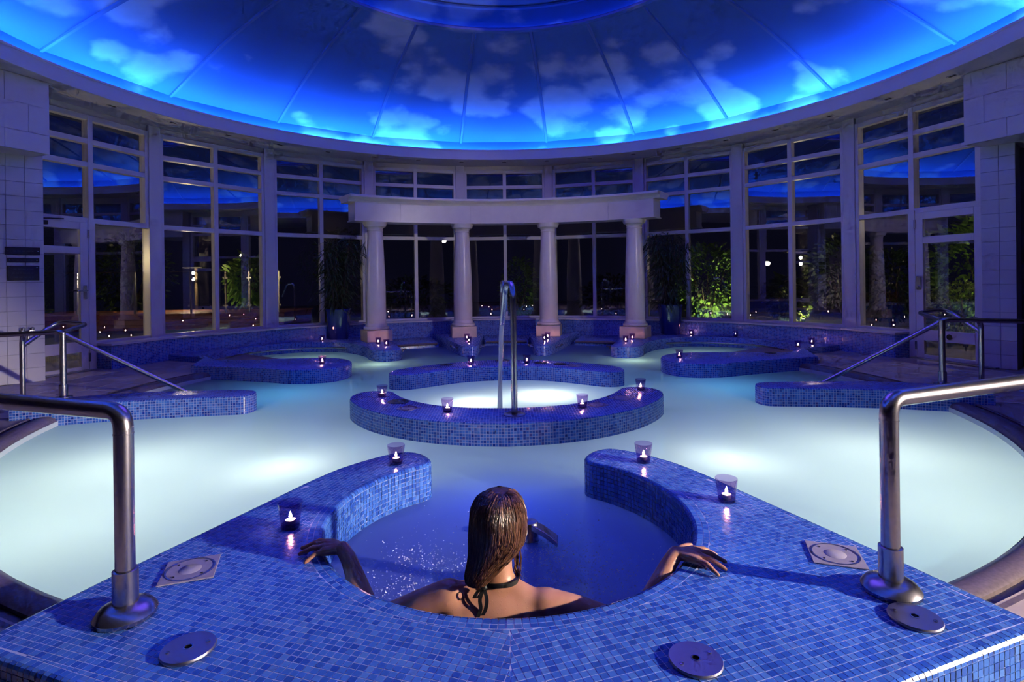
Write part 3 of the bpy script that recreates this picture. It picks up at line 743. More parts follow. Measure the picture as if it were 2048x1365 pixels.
c_ = N.n('ShaderNodeMixShader', ins={0: .5, 1: a_.outputs[0], 2: d_.outputs[0]}); e_ = N.n('ShaderNodeMixShader', ins={0: .25, 1: c_.outputs[0], 2: b_.outputs[0]}); N.link(e_.outputs[0], jo.inputs[0])
jet = MB().tube([(-.036, 4.665, .63), (-.045, 4.70, .52), (-.053, 4.73, .3), (-.060, 4.75, .05), (-.064, 4.765, -.205)], [.020, .019, .017, .018, .026], 12).build('water_jet', jm, smooth=50)
tag(jet, 'thin white jet of water falling from the steel spout into the ring', 'water jet')
# tub spout behind the bather
e = empty('tub_spout', (.10, 2.56, WATER)); tag(e, 'short steel water outlet with flat lip rising from the tub', 'spout')
MB().lathe([(.036, -.35), (.036, .078), (.031, .084), (0, .086)], 24).build('stem', M['steel'], e, smooth=40)
mb = MB(); mb.loft([[(.0, -.035, .055), (.0, .035, .055), (.0, .035, .082), (.0, -.035, .082)], [(.06, -.065, .035), (.06, .02, .035), (.06, .02, .06), (.06, -.065, .06)], [(.115, -.105, .01), (.125, -.03, .01), (.125, -.03, .032), (.115, -.105, .032)]]); mb.build('lip', M['steel'], e, bevel=.004)
# round cover plates and square lamp plates let into the deck
def cover_plate(x, y, ang, label):
    e = empty('cover_plate', (x, y, .001), ang); tag(e, label, 'cover plate', 'round steel plates on the deck')
    MB().lathe([(.068, 0), (.069, .004), (.067, .009), (.0105, .009), (.0095, .004), (.0, .004)], 48).build('disc', M['steel_plate'], e, smooth=30)
    MB().lathe([(.0125, .0085), (.0125, .010), (.0095, .010), (.0095, .003)], 20).build('hole_ring', M['steel'], e)
    MB().lathe([(.0, .0045), (.0094, .0045)], 16).build('hole', M['dark'], e)
    for s in (1, -1): MB().lathe([(.0055, .009), (.0055, .011), (.0, .0115)], 12).build('screw', M['steel'], e, loc=(.048*s, 0, 0))
cover_plate(-.896+.0175, 1.524, .5, 'round steel cover plate on the deck at front left')
cover_plate(1.156+.018, 1.596, -.6, 'round steel cover plate beside the right handrail flange')
cover_plate(.465+.0165, 1.438, .45, 'round steel cover plate nearest the camera on the deck')
M['lampplate'] = simple('pale_lamp_plate', (.34, .31, .38), .4, noise=.1, nscale=40)
M['lampglass'] = simple('frosted_lamp_glass', (.46, .43, .50), .25)
def lamp_plate(x, y, ang, label, s=.085, z=.001, g='square lamp plates'):
    e = empty('lamp_plate', (x, y, z), ang); tag(e, label, 'lamp plate', g)
    MB().box(-s, s, -s, s, 0, .004).build('plate', M['lampplate'], e, bevel=.0015)
    MB().lathe([(s*.92, .004), (s*.92, .0055), (s*.86, .0055), (s*.86, .004)], 36).build('ring', M['steel'], e)
    MB().lathe([(s*.42, .004), (s*.40, .0050), (0, .0052)], 28).build('lens', M['lampglass'], e, smooth=True)
    for a in range(4): MB().lathe([(.004, .004), (.004, .006), (0, .006)], 8).build('screw', M['dark'], e, loc=(s*.72*math.cos(PI/4+a*PI/2), s*.72*math.sin(PI/4+a*PI/2), 0))
lamp_plate(-1.135+.022, 1.949, .33, 'pale square lamp plate in the deck near the left handrail')
lamp_plate(1.143+.022, 1.97, -.33, 'pale square lamp plate in the deck near the right handrail')
lamp_plate(.73, 4.52, .6, 'pale square plate on the front curved wall, right of a candle', .075, TOP)
lamp_plate(.98, 4.76, .9, 'pale square plate on the front curved wall near its right end', .085, TOP)
lamp_plate(-.80, 4.50, -.6, 'pale square plate on the front curved wall, left of a candle', .075, TOP)
lamp_plate(-.90, 6.52, .6, 'pale square plate on the rear curved wall at left', .085, TOP)
lamp_plate(.80, 6.58, -.6, 'pale square plate on the rear curved wall at right', .085, TOP)
def drain(x, y, label, r=.075):
    e = empty('drain_cover', (x, y, TOP+.001)); tag(e, label, 'drain cover', 'dark round covers on the curved walls')
    MB().lathe([(r, 0), (r, .004), (r-.008, .006), (0, .006)], 28).build('cover', M['black'], e, smooth=40)
    MB().lathe([(r*.3, .006), (r*.3, .008), (0, .008)], 16).build('knob', M['steel'], e)
drain(-.74, 6.78, 'dark round cover on the rear curved wall, left of its candle'); drain(.42, 6.83, 'dark round cover on the rear curved wall, right of its candle'); drain(.64, 6.72, 'dark round cover on the rear curved wall near its right end')
drain(-.93, 4.75, 'dark round cover on the front curved wall near its left end', .09); drain(3.55, 7.42, 'dark round cover on the right round pool surround')
# grab loops on the dividers and lobes
def grab(x, y, ang, label):
    e = empty('grab_handle', (x, y, -.10), ang); tag(e, label, 'handle', 'small steel grab handles')
    MB().tube(fillet([(0, -.10, 0), (.075, -.10, .02), (.075, .10, .02), (0, .10, 0)], .05, 6), .013, 10).build('bar', M['steel'], e, smooth=50)
    for s in (-1, 1): MB().tube([(.0, s*.10, 0), (.008, s*.10, .002)], .026, 14).build('rose', M['steel'], e, smooth=50)
grab(.83, 9.1, -.31, 'steel grab handle on the right side of the right divider'); grab(.44, 9.15, PI, 'steel grab handle on the left side of the right divider')
grab(-.83, 9.1, PI+.31, 'steel grab handle on the left side of the left divider'); grab(-.44, 9.15, 0, 'steel grab handle on the right side of the left divider')
grab(-1.70, 8.8, -.33, 'steel grab handle below the leftmost column'); grab(1.70, 8.8, PI+.33, 'steel grab handle below the rightmost column')
# steel bar round the far side of each round pool
for sg, nm in ((-1, 'left'), (1, 'right')):
    P = [(sg*(3.12+1.08*math.cos(a)), 8.45+1.06*math.sin(a)) for a in [math.radians(d) for d in range(-5, 176, 6)]]
    e = empty('pool_bar', (sg*3.12, 8.45, -.12)); tag(e, 'steel bar round the inside of the %s round pool' % nm, 'handrail')
    MB().tube([(x-sg*3.12, y-8.45, 0) for x, y in P], .016, 10).build('bar', M['steel'], e, smooth=50)
    for i in range(3, 30, 6):
        x, y = P[i][0]-sg*3.12, P[i][1]-8.45
        MB().tube([(x, y, 0), (x*1.055, y*1.055, -.01)], .009, 8).build('bracket', M['steel'], e)
# ================================================================== CANDLES
M['flame'] = emit('candle_flame', (1.0, 0.50, 0.27), 420)
M['cup'] = simple('tealight_cup', (.5, .45, .45), .35, .8)
def candle():
    e = empty('candle_glass')
    g = MB().lathe([(0, 0), (.034, 0), (.0355, .004), (.0365, .014), (.048, .102), (.0472, .1035)], 28).build('glass', M['candleglass'], e, smooth=40)
    MB().lathe([(0, .013), (.0345, .013), (.0355, .0155), (0, .0155)], 24).build('glass_base', M['candleglass'], e)
    t = MB().lathe([(0, .016), (.0195, .016), (.0205, .032), (.0195, .032), (.019, .029)], 20).build('tealight', M['cup'], e, smooth=40)
    MB().lathe([(.019, .029), (0, .030)], 20).build('wax', M['wax'], t)
    MB().lathe([(.0, .034), (.0045, .038), (.0062, .044), (.0052, .052), (.0025, .060), (.0, .066)], 10).build('flame', M['flame'], e, smooth=True)
    return e
cd = [(-.918, 2.278, 0, 'candle in purple glass on the deck near the bather\'s left hand'), (-.648, 3.05, 0, 'candle in purple glass on the left tip of the tub deck'),
 (.702, 3.005, 0, 'candle in purple glass on the right tip of the tub deck'), (.944, 2.464, 0, 'candle in purple glass on the right arm of the tub deck'),
 (-1.17, 4.958, TOP, 'candle on the left end of the front curved wall'), (-.521, 4.367, TOP, 'candle on the front curved wall, left of the spout'),
 (.55, 4.435, TOP, 'candle on the front curved wall, right of the spout'), (1.169, 5.085, TOP, 'candle on the right end of the front curved wall'),
 (-.516, 6.809, TOP, 'candle on the rear curved wall, left of the spout'), (.171, 6.831, TOP, 'candle on the rear curved wall, right of the spout'),
 (-2.219, 9.18, TOP, 'rear one of two candles before the leftmost column'), (-2.017, 8.881, TOP, 'front one of two candles before the leftmost column'),
 (-.794, 9.60, TOP, 'rear one of two candles on the left divider'), (-.723, 9.156, TOP, 'front one of two candles on the left divider'),
 (.536, 9.384, TOP, 'front one of two candles on the right divider'), (.609, 9.68, TOP, 'rear one of two candles on the right divider'),
 (1.822, 8.935, TOP, 'front one of two candles before the rightmost column'), (1.995, 9.25, TOP, 'rear one of two candles before the rightmost column'),
 (-3.328, 9.72, TOP, 'candle on the ledge beside the left plant pot'), (-2.401, 7.011, TOP, 'candle on the tip of the left round pool surround'),
 (2.138, 7.108, TOP, 'candle on the tip of the right round pool surround'), (3.19, 9.88, TOP, 'candle on the ledge beside the right plant pot'),
 (3.86, 9.56, TOP, 'candle on the far right ledge below the glass'), (4.11, 7.95, TOP, 'front one of two candles by the right round pool'), (4.50, 8.30, TOP, 'rear one of two candles by the right round pool')]
k0 = candle()
for i, (x, y, z, lb) in enumerate(cd):
    o = k0 if i == 0 else copy_tree(k0)
    o.location = (x+.0115*y, y, z+.0008); o.rotation_euler = (0, 0, i*1.3); tag(o, lb, 'candle', 'tealight candles in tinted glasses')
# ================================================================== UNDERWATER LAMPS
M['lens'] = simple('lamp_lens', (.85, .9, .9), .2)
def pool_lamp(x, y, z, power, col, label, r=.12):
    e = empty('pool_lamp', (x, y, z)); tag(e, label, 'pool lamp', 'lamps under the water')
    MB().lathe([(.09, -.10), (.09, -.02), (.075, -.012)], 24).build('housing', M['steel'], e, smooth=40)
    MB().lathe([(.075, -.012), (0, -.005)], 24).build('lens', M['lens'], e, smooth=True)
    l = lamp('lamp_light', 'POINT', (0, 0, .10), power, col, r, parent=e)
    return e
WH = (1.0, .92, .83)
for sg, nm in ((-1, 'left'), (1, 'right')):
    pool_lamp(sg*2.55, 3.75, -1.02, 27, WH, 'underwater lamp in the middle of the %s front pool' % nm)
    pool_lamp(sg*1.45, 3.62, -.65, 9, WH, 'underwater lamp beside the %s tip of the tub deck' % nm)
    pool_lamp(sg*2.15, 2.75, -1.0, 14.5, WH, 'underwater lamp at the front of the %s pool' % nm)
    pool_lamp(sg*1.85, 8.05, -.55, 3.5, (.85, 1, .75), 'underwater lamp below the %s outer column' % nm)
    pool_lamp(sg*3.1, 8.6, -.7, 6, (.8, 1, .8), 'underwater lamp in the %s round pool' % nm)
    pool_lamp(sg*2.4, 5.95, -.9, 9, (.13, .56, 1), 'underwater lamp behind the %s low wall' % nm)
pool_lamp(-.045, 3.02, -.72, 4.5, (.22, .32, 1.0), 'added blue underwater lamp brightening the tub behind the bather', .1); pool_lamp(.40, 5.72, -.5, 20, WH, 'underwater lamp in the central ring at right'); pool_lamp(-.32, 5.45, -.5, 13, WH, 'underwater lamp in the central ring at left')  # the blue tub lamp is added to brighten the water there
# ================================================================== PLAQUES AND TAPS ON THE LEFT PIER
def on_pier(pe, s, nm, x0, x1, z0, z1, label, cat, mat, lines=0, screws=2):
    e = empty(nm); e.matrix_world = Matrix.Translation(pe.location) @ Matrix.Rotation(pe.rotation_euler.z, 4, 'Z') @ Matrix.Translation(((x0+x1)/2, -s*.0075, (z0+z1)/2))
    tag(e, label, cat, 'dark plaques on the tiled pier'); w2, h2 = (x1-x0)/2, (z1-z0)/2
    MB().box(-w2, w2, min(0, -s*.012), max(0, -s*.012), -h2, h2).build('plate', mat, e, bevel=.003)
    for sx in (-1, 1):
        for sz in ((0,) if screws == 2 else (-1, 1)):
            MB().lathe([(.006, 0), (.005, .004), (0, .005)], 10).build('screw', M['steel'], e, loc=(sx*(w2-.022), -s*.012, sz*(h2-.02))).rotation_euler = (s*PI/2, 0, 0)
    for k in range(lines):      # rows of worn raised lettering, too small to read
        z = h2*.55 - k*h2*1.1/max(1, lines-1) if lines > 1 else 0
        x = -w2*.62
        while x < w2*.6:
            wd = random.uniform(.012, .034)
            MB().box(x, x+wd, min(-s*.012, -s*.0135), max(-s*.012, -s*.0135), z-.006, z+.006).build('lettering', M['plaque_text'], e); x += wd+.01
    return e
M['plaque_text'] = simple('worn_lettering', (.045, .038, .065), .5, .0)
on_pier(pl, psL, 'wall_plaque', .035, .345, 1.36, 1.45, 'topmost dark plaque on the tiled pier beside the left door', 'plaque', M['plaque'], 1)
on_pier(pl, psL, 'wall_plaque', .045, .325, 1.275, 1.325, 'narrow middle dark plaque on the tiled pier beside the left door', 'plaque', M['plaque'], 1)
on_pier(pl, psL, 'wall_plaque', .045, .325, 1.065, 1.235, 'large lowest dark plaque on the tiled pier beside the left door', 'plaque', M['plaque'], 3, 4)
tp = empty('wall_tap'); tp.matrix_world = Matrix.Translation(pl.location) @ Matrix.Rotation(pl.rotation_euler.z, 4, 'Z') @ Matrix.Translation((.12, -psL*.008, .47))
tag(tp, 'small steel tap on the tiled pier beside the left door', 'tap')
s = psL
MB().tube([(0, 0, 0), (0, -s*.06, 0)], .02, 14).build('body', M['steel'], tp, smooth=50); MB().tube([(.08, 0, 0), (.08, -s*.05, 0)], .02, 14).build('body', M['steel'], tp, smooth=50)
MB().tube(fillet([(.04, -s*.02, .0), (.04, -s*.09, .0), (.04, -s*.09, -.14)], .03), .013, 10).build('outlet', M['steel'], tp, smooth=50)
MB().tube([(-.01, -s*.03, 0), (.09, -s*.03, 0)], .014, 12).build('bridge', M['steel'], tp, smooth=50)
for x in (0, .08): MB().lathe([(.022, 0), (.024, .03), (.012, .04), (0, .04)], 14).build('knob', M['steel'], tp, smooth=True, loc=(x, -s*.04, .015))
# ================================================================== POTTED PLANTS
def leaf(mb, p, d, L, wdt, droop, twist):
    """one folded lance leaf, four segments"""
    d = d.normalized(); side = d.cross(Vector((0, 0, 1)));
    if side.length < 1e-3: side = Vector((1, 0, 0))
    side.normalize(); side = Matrix.Rotation(twist, 3, d) @ side
    n = len(mb.v); q = p.copy(); dd = d.copy(); k = 4
    for i in range(k+1):
        t = i/k; ww = wdt*(math.sin(PI*min(1, t*.9+.1))**.8)*(1 if i < k else .05)
        mb.v += [tuple(q-side*ww/2), tuple(q+side*ww/2)]
        dd = (dd+Vector((0, 0, -droop/k))).normalized(); q = q+dd*L/k
    for i in range(k): mb.face((n+2*i, n+2*i+1, n+2*i+3, n+2*i+2))
def potted_bamboo(x, y, label, seed):
    random.seed(seed); e = empty('potted_plant', (x, y, TOP)); tag(e, label, 'potted plant', 'tall plants in blue pots')
    # pot is square with rounded corners
    def sq(r, z, n=28):
        out = []
        for k in range(n):
            a = 2*PI*k/n; c, s_ = math.cos(a), math.sin(a); out.append((r*math.copysign(abs(c)**.45, c), r*math.copysign(abs(s_)**.45, s_), z))
        return out
    MB().loft([sq(.145, 0), sq(.155, .02), sq(.195, .50), sq(.205, .525), sq(.205, .545), sq(.185, .545), sq(.18, .50)]).build('pot', M['pot'], e, smooth=45)
    MB().lathe([(0, .505), (.17, .505)], 20).build('soil', M['soil'], e)
    st = MB(); fo = MB()
    for i in range(16):
        a = random.uniform(0, 2*PI); r0 = random.uniform(.02, .12); h = random.uniform(1.1, 1.42); lean = random.uniform(.03, .20)
        p0 = Vector((r0*math.cos(a), r0*math.sin(a), .5)); p1 = p0+Vector((lean*math.cos(a), lean*math.sin(a), h*.6)); p2 = p1+Vector((lean*1.2*math.cos(a), lean*1.2*math.sin(a), h*.35))
        path = [p0, (p0+p1)/2, p1, (p1+p2)/2, p2]; st.tube(path, [.008, .007, .006, .005, .003], 6)
        for k in range(62):
            t = random.uniform(.0, 1)**.8; q = p0.lerp(p1, t/.6) if t < .6 else p1.lerp(p2, (t-.6)/.4)
            b = random.uniform(0, 2*PI); ln = random.uniform(.10, .40)*(1-.45*t)
            d = Vector((math.cos(b), math.sin(b), random.uniform(-.25, .45)))
            q2 = q+d.normalized()*ln*.55
            leaf(fo, q2, d+Vector((0, 0, -.2)), random.uniform(.13, .24), random.uniform(.014, .026), random.uniform(.6, 1.9), random.uniform(-.8, .8))
    st.build('stems', M['bark'], e); tag(fo.build('foliage', M['leafdark'], e), kind='stuff')
potted_bamboo(-3.04, 10.12, 'dark leafy plant in a tall blue pot, left of the colonnade', 3)
potted_bamboo(3.0, 10.12, 'dark leafy plant in a tall blue pot, right of the colonnade', 5)
random.seed(21)
# ================================================================== OUTSIDE THE GLASS
g = MB(); 
for k in range(60):
    a, b = -100+k*200/60, -100+(k+1)*200/60
    g.quad((*pol(a, 5.98), FLOOR-.03), (*pol(a, 24), FLOOR-.03), (*pol(b, 24), FLOOR-.03), (*pol(b, 5.98), FLOOR-.03))
tag(g.build('floor_terrace', M['paving']), kind='structure')
# raised timber deck with a glass balustrade, beyond the left bays
dk = empty('timber_deck', (-7.6, 13.6, FLOOR-.03)); tag(dk, 'raised red brown timber terrace beyond the left windows', 'terrace deck')
O = dk.location
for j in range(3): MB().box(-4.6, 2.2, -.02, .0, .03+j*.13, .03+j*.13+.122).build('riser_board', M['wood'], dk, bevel=.004)
for j in range(14): MB().box(-4.6, 2.2, .0+j*.145, .0+j*.145+.138, .405, .43).build('plank', M['wood'], dk, bevel=.003)
for x in (-4.5, -2.3, 0, 2.1): MB().box(x, x+.08, .02, 1.9, 0, .405).build('joist', M['wood'], dk)
px = [(-4.4, .12), (-2.9, .12), (-1.5, .12), (-.13, .12), (.72, .12), (1.30, .12), (2.02, .12)]
bal = empty('glass_balustrade', (-7.6, 13.6, .28)); tag(bal, 'steel and glass balustrade on the timber terrace outside', 'balustrade')
for i, (x, y) in enumerate(px):
    po = MB().box(x-.02, x+.02, y-.02, y+.02, 0, 1.02).build('post', M['steel'], bal, bevel=.004)
    for z in (.18, .86): MB().box(x-.06, x+.06, y-.03, y-.012, z-.02, z+.02).build('clamp', M['steel'], po)
    if i:
        x0 = px[i-1][0]; MB().box(x0+.05, x-.05, y-.004, y+.004, .08, .98).build('glass_panel', M['balglass'], bal)
MB().tube([(-4.6, .12, 1.035), (-.13, .12, 1.035)], .018, 8).build('top_rail', M['steel'], bal, smooth=50)
# tall pole
po = empty('garden_pole', (-5.55, 12.9, FLOOR-.03)); tag(po, 'tall pale pole standing outside the third window bay', 'pole')
MB().tube([(0, 0, 0), (0, 0, 6.5)], .05, 14).build('pole', M['frame'], po, smooth=50); MB().lathe([(.12, 0), (.12, .02), (.06, .04)], 16).build('foot', M['frame'], po)
def wall_lamp(x, y, z, n, label, facing=PI):
    e = empty('garden_lamp', (x, y, FLOOR-.03)); tag(e, label, 'garden lamp', 'lit garden lamps')
    zz = z-FLOOR+.03
    MB().tube([(0, .05, 0), (0, .05, zz+.4)], .045, 10).build('post', M['bark'], e, smooth=50)
    MB().box(-.28, .28, -.16, .05, zz+.22, zz+.25).build('hood', M['black'], e)
    for i in range(n):
        xx = (i-(n-1)/2)*.26
        for dz in (-.085, .085):
            s_ = MB().lathe([(.028, -.03), (.05, .05), (.046, .05)], 14).build('lamp_head', M['black'], e, loc=(xx, -.06, zz+dz)); s_.rotation_euler = (PI/2, 0, 0)
            MB().lathe([(0, .045), (.044, .045)], 14).build('bulb', M['bulb'], s_)
M['bulb'] = emit('lamp_bulb', (1.0, .80, .5), 60)
wall_lamp(-8.8, 15.85, 1.22, 1, 'lit lamp with two bulbs beyond the left glass balustrade')
wall_lamp(7.95, 15.2, 1.42, 2, 'lit lamp with four bulbs beyond the right windows')
lamp('garden_lamp_glow', 'POINT', (-8.8, 15.5, 1.25), 70, (1, .75, .45), .1); lamp('terrace_wall_light', 'POINT', (-8.6, 7.7, 1.5), 120, (1, .78, .42), .08); lamp('terrace_wall_light', 'POINT', (7.6, 7.9, 2.0), 60, (1, .8, .5), .08); lamp('garden_lamp_glow', 'POINT', (7.95, 14.9, 1.45), 25, (1, .75, .45), .1)
def shrub(nm, x, y, rx, rz, n, mat, label, cat, leafL=.12, z0=0, trunk=.25, seed=1, spread=1.0, cz=None):
    random.seed(seed); e = empty(nm, (x, y, FLOOR-.03)); tag(e, label, cat, 'plants in the night garden')
    st = MB(); fo = MB(); cz = trunk+rz if cz is None else cz
    for i in range(9):
        a = random.uniform(0, 2*PI); rr = random.uniform(.2, .8)
        tip = Vector((rx*rr*math.cos(a), rx*rr*math.sin(a), cz+rz*random.uniform(-.3, .6)))
        st.tube([(0, 0, 0), tuple(tip*.4+Vector((0, 0, trunk*.3))), tuple(tip)], [.03, .02, .008], 6)
    for k in range(n):
        a = random.uniform(0, 2*PI); u = random.uniform(-1, 1); r = random.uniform(.55, 1)**.6
        cx_ = math.sqrt(1-u*u); p = Vector((rx*r*cx_*math.cos(a), rx*r*cx_*math.sin(a), cz+rz*r*u))
        lump = 1+.22*math.sin(5*a+3*u)*spread; p.x *= lump; p.y *= lump
        d = Vector((math.cos(a), math.sin(a), u+random.uniform(-.3, .6)))+Vector((random.uniform(-.6, .6), random.uniform(-.6, .6), random.uniform(-.6, .6)))
        leaf(fo, p, d, leafL*random.uniform(.6, 1.3), leafL*.42, random.uniform(.2, 1), random.uniform(-1.5, 1.5))
    st.build('branches', M['bark'], e); tag(fo.build('foliage', mat, e), kind='stuff'); return e
def uplight(x, y, power, aim, label, col=(1.0, .95, .45)):
    e = empty('garden_spotlight', (x, y, FLOOR-.03)); tag(e, label, 'spotlight', 'ground spotlights in the garden')
    MB().tube([(0, 0, 0), (0, 0, .08)], .012, 8).build('stake', M['black'], e); MB().lathe([(.03, .06), (.05, .15), (.045, .15)], 14).build('head', M['black'], e, smooth=True)
    MB().lathe([(0, .147), (.045, .147)], 14).build('lens', M['bulb2'], e)
    lamp('spotlight_beam', 'SPOT', (0, 0, .20), power, col, .04, (aim[0]-x, aim[1]-y, aim[2]-FLOOR), 110, .6, parent=e)
M['bulb2'] = emit('spot_lens', (1.0, .95, .6), 12)
shrub('maple_bush', 5.02, 13.8, .80, .95, 2400, M['leaf'], 'brightly lit green bush outside, right of the right plant pot', 'bush', .11, seed=11, trunk=.1)
uplight(4.8, 12.75, 110, (5.0, 13.8, .9), 'ground spotlight lighting the green bush', (.95, 1.0, .45))
shrub('box_ball', 6.95, 13.5, .48, .46, 2200, M['box'], 'low clipped ball shrub lit from below at right', 'bush', .05, trunk=.0, seed=12, spread=.1)
uplight(6.93, 12.86, 90, (6.95, 13.5, .35), 'ground spotlight lighting the low ball shrub', (1, .9, .4))
shrub('box_ball', 7.35, 8.85, .52, .50, 2600, M['box'], 'large round clipped shrub outside the right door', 'bush', .045, trunk=.05, seed=13, spread=.05)
uplight(6.85, 8.2, 5, (7.35, 8.9, .5), 'ground spotlight beside the round clipped shrub', (1, .85, .5))
shrub('leafy_bush', 10.2, 11.6, 1.2, 1.1, 1700, M['leaf'], 'lit leafy bush behind the round clipped shrub', 'bush', .16, seed=14, trunk=.2)
uplight(9.7, 10.4, 45, (10.2, 11.6, 1.1), 'ground spotlight lighting the leafy bush', (.9, 1, .35))
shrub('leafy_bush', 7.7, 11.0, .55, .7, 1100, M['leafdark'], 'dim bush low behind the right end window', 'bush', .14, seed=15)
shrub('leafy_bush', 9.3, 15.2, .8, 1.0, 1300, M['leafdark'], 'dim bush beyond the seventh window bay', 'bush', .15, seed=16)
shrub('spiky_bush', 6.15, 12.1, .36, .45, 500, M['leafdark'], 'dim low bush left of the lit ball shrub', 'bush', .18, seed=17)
shrub('fern_bush', -7.75, 16.9, .6, .75, 1000, M['leaf'], 'lit ferny plant behind the left balustrade', 'bush', .22, seed=18, trunk=.5)
uplight(-7.65, 15.95, 12, (-7.75, 16.9, 1.2), 'ground spotlight lighting the ferny plant', (.9, 1, .35))
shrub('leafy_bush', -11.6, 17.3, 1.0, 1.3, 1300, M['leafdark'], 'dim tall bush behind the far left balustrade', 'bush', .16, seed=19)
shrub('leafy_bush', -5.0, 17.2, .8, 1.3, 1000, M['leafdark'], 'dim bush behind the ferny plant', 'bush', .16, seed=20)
shrub('conifer_bush', .32, 13.9, .42, .85, 1500, M['leaf'], 'upright green shrub outside the middle window', 'bush', .09, seed=22, trunk=.05)
uplight(.5, 13.1, 3.5, (.35, 13.9, .9), 'dim ground spotlight before the upright shrub', (.7, 1, .6))
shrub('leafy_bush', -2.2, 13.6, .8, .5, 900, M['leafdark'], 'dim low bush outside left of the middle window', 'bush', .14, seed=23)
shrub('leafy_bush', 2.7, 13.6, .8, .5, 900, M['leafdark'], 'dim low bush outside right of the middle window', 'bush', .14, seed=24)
# ================================================================== THE BATHER
# seat and lining of the tub under her
o = MB().prism([(TR*.999*math.cos(a), 2.41+TR*.999*math.sin(a)) for a in [2*PI*k/60 for k in range(60)]], -.9, DEEP, 0).build('tub_floor', M['mosaic'], deck); under(o, deck)
ar = [math.radians(d) for d in range(-215, 36, 5)]
o = MB().prism([(TR*math.cos(a), 2.41+TR*math.sin(a)) for a in ar] + [(.46*math.cos(a), 2.41+.46*math.sin(a)) for a in ar[::-1]], -.66, -.9, .02).build('tub_seat', M['mosaic'], deck); under(o, deck)
def skin_mat():
    m, nt, out = new_mat('wet_skin'); N = NT(nt); tc = N.n('ShaderNodeTexCoord')
    nz = N.n('ShaderNodeTexNoise', ins={'Vector': tc.outputs['Object'], 'Scale': 14.0, 'Detail': 4.0}).outputs[0]
    fine = N.n('ShaderNodeTexNoise', ins={'Vector': tc.outputs['Object'], 'Scale': 420.0, 'Detail': 2.0}).outputs[0]
    drops = N.n('ShaderNodeTexVoronoi', ins={'Vector': tc.outputs['Object'], 'Scale': 95.0}).outputs[0]
    dm = N.n('ShaderNodeMapRange', ins={0: drops, 1: .10, 2: .26, 3: 1.0, 4: 0.0}).outputs[0]
    col = N.ramp(nz, [(.3, (.46, .215, .125)), (.7, (.58, .30, .19))])
    h = N.math('ADD', N.math('MULTIPLY', fine, .25), N.math('MULTIPLY', dm, .5))
    b = N.bsdf(Base_Color=col, Roughness=.36, Specular_IOR_Level=.5, Subsurface_Weight=.12, Subsurface_Radius=(.01, .004, .002), Normal=N.bump(h, .25, .002))
    b.inputs['Subsurface Scale'].default_value = .6
    N.link(b.outputs[0], out.inputs[0]); return m
M['skin'] = skin_mat()
def hair_mat():
    m, nt, out = new_mat('wet_brown_hair'); N = NT(nt); g = N.n('ShaderNodeNewGeometry'); tc = N.n('ShaderNodeTexCoord')
    mp = N.n('ShaderNodeMapping', ins={0: tc.outputs['Object']}); mp.inputs['Scale'].default_value = (140, 140, 9)
    nz = N.n('ShaderNodeTexNoise', ins={'Vector': mp.outputs[0], 'Scale': 1.0, 'Detail': 3.0}).outputs[0]
    f = N.math('ADD', N.math('MULTIPLY', nz, .6), N.math('MULTIPLY', g.outputs['Random Per Island'], .4))
    col = N.ramp(f, [(.25, (.022, .008, .004)), (.5, (.080, .032, .015)), (.75, (.27, .13, .065))])
    b = N.bsdf(Base_Color=col, Roughness=.30, Specular_IOR_Level=.6, Normal=N.bump(nz, .5, .004)); N.link(b.outputs[0], out.inputs[0]); return m
M['hair'] = hair_mat()
M['cloth'] = simple('black_swimwear', (.012, .014, .012), .45)
def ell(mb, c, r, rot=None, n=14, m=10):
    rings = []
    for i in range(1, m):
        a = PI*i/m
        rings.append([(math.sin(a)*math.cos(2*PI*k/n), math.sin(a)*math.sin(2*PI*k/n), -math.cos(a)) for k in range(n)])
    R = rot or Matrix.Identity(3); base = len(mb.v); c = Vector(c)
    def tr(p): return tuple(c + R @ Vector((p[0]*r[0], p[1]*r[1], p[2]*r[2])))
    for g in rings: mb.v += [tr(p) for p in g]
    for i in range(len(rings)-1):
        for k in range(n): mb.face((base+i*n+k, base+i*n+(k+1) % n, base+(i+1)*n+(k+1) % n, base+(i+1)*n+k))
    s0 = len(mb.v); mb.v += [tr((0, 0, -1)), tr((0, 0, 1))]
    for k in range(n): mb.face((s0, base+(k+1) % n, base+k)); mb.face((s0+1, base+(len(rings)-1)*n+k, base+(len(rings)-1)*n+(k+1) % n))
def cap(mb, p0, r0, p1, r1, n=12):
    """tapered capsule"""
    p0, p1 = Vector(p0), Vector(p1); t = (p1-p0).normalized(); pts = []; rr = []
    for a in (80, 55, 30): pts.append(p0 - t*r0*math.sin(math.radians(a))); rr.append(r0*math.cos(math.radians(a)))
    pts += [p0, (p0+p1)/2, p1]; rr += [r0, (r0+r1)/2, r1]
    for a in (30, 55, 80): pts.append(p1 + t*r1*math.sin(math.radians(a))); rr.append(r1*math.cos(math.radians(a)))
    mb.tube([tuple(p) for p in pts], rr, n)
def chain(mb, P, n=12):
    for (a, ra), (b, rb) in zip(P[:-1], P[1:]): cap(mb, a, ra, b, rb, n)
WX = -.044
per = empty('person', (WX, 1.9, -.66)); tag(per, 'person seen from behind in the tub, long wet brown hair, arms spread along the rim', 'person')
body = MB()
ell(body, (WX, 1.875, -.21), (.150, .090, .17)); ell(body, (WX, 1.855, -.10), (.150, .072, .085)); ell(body, (WX, 1.895, -.38), (.122, .085, .15)); ell(body, (WX, 1.93, -.55), (.160, .115, .115))
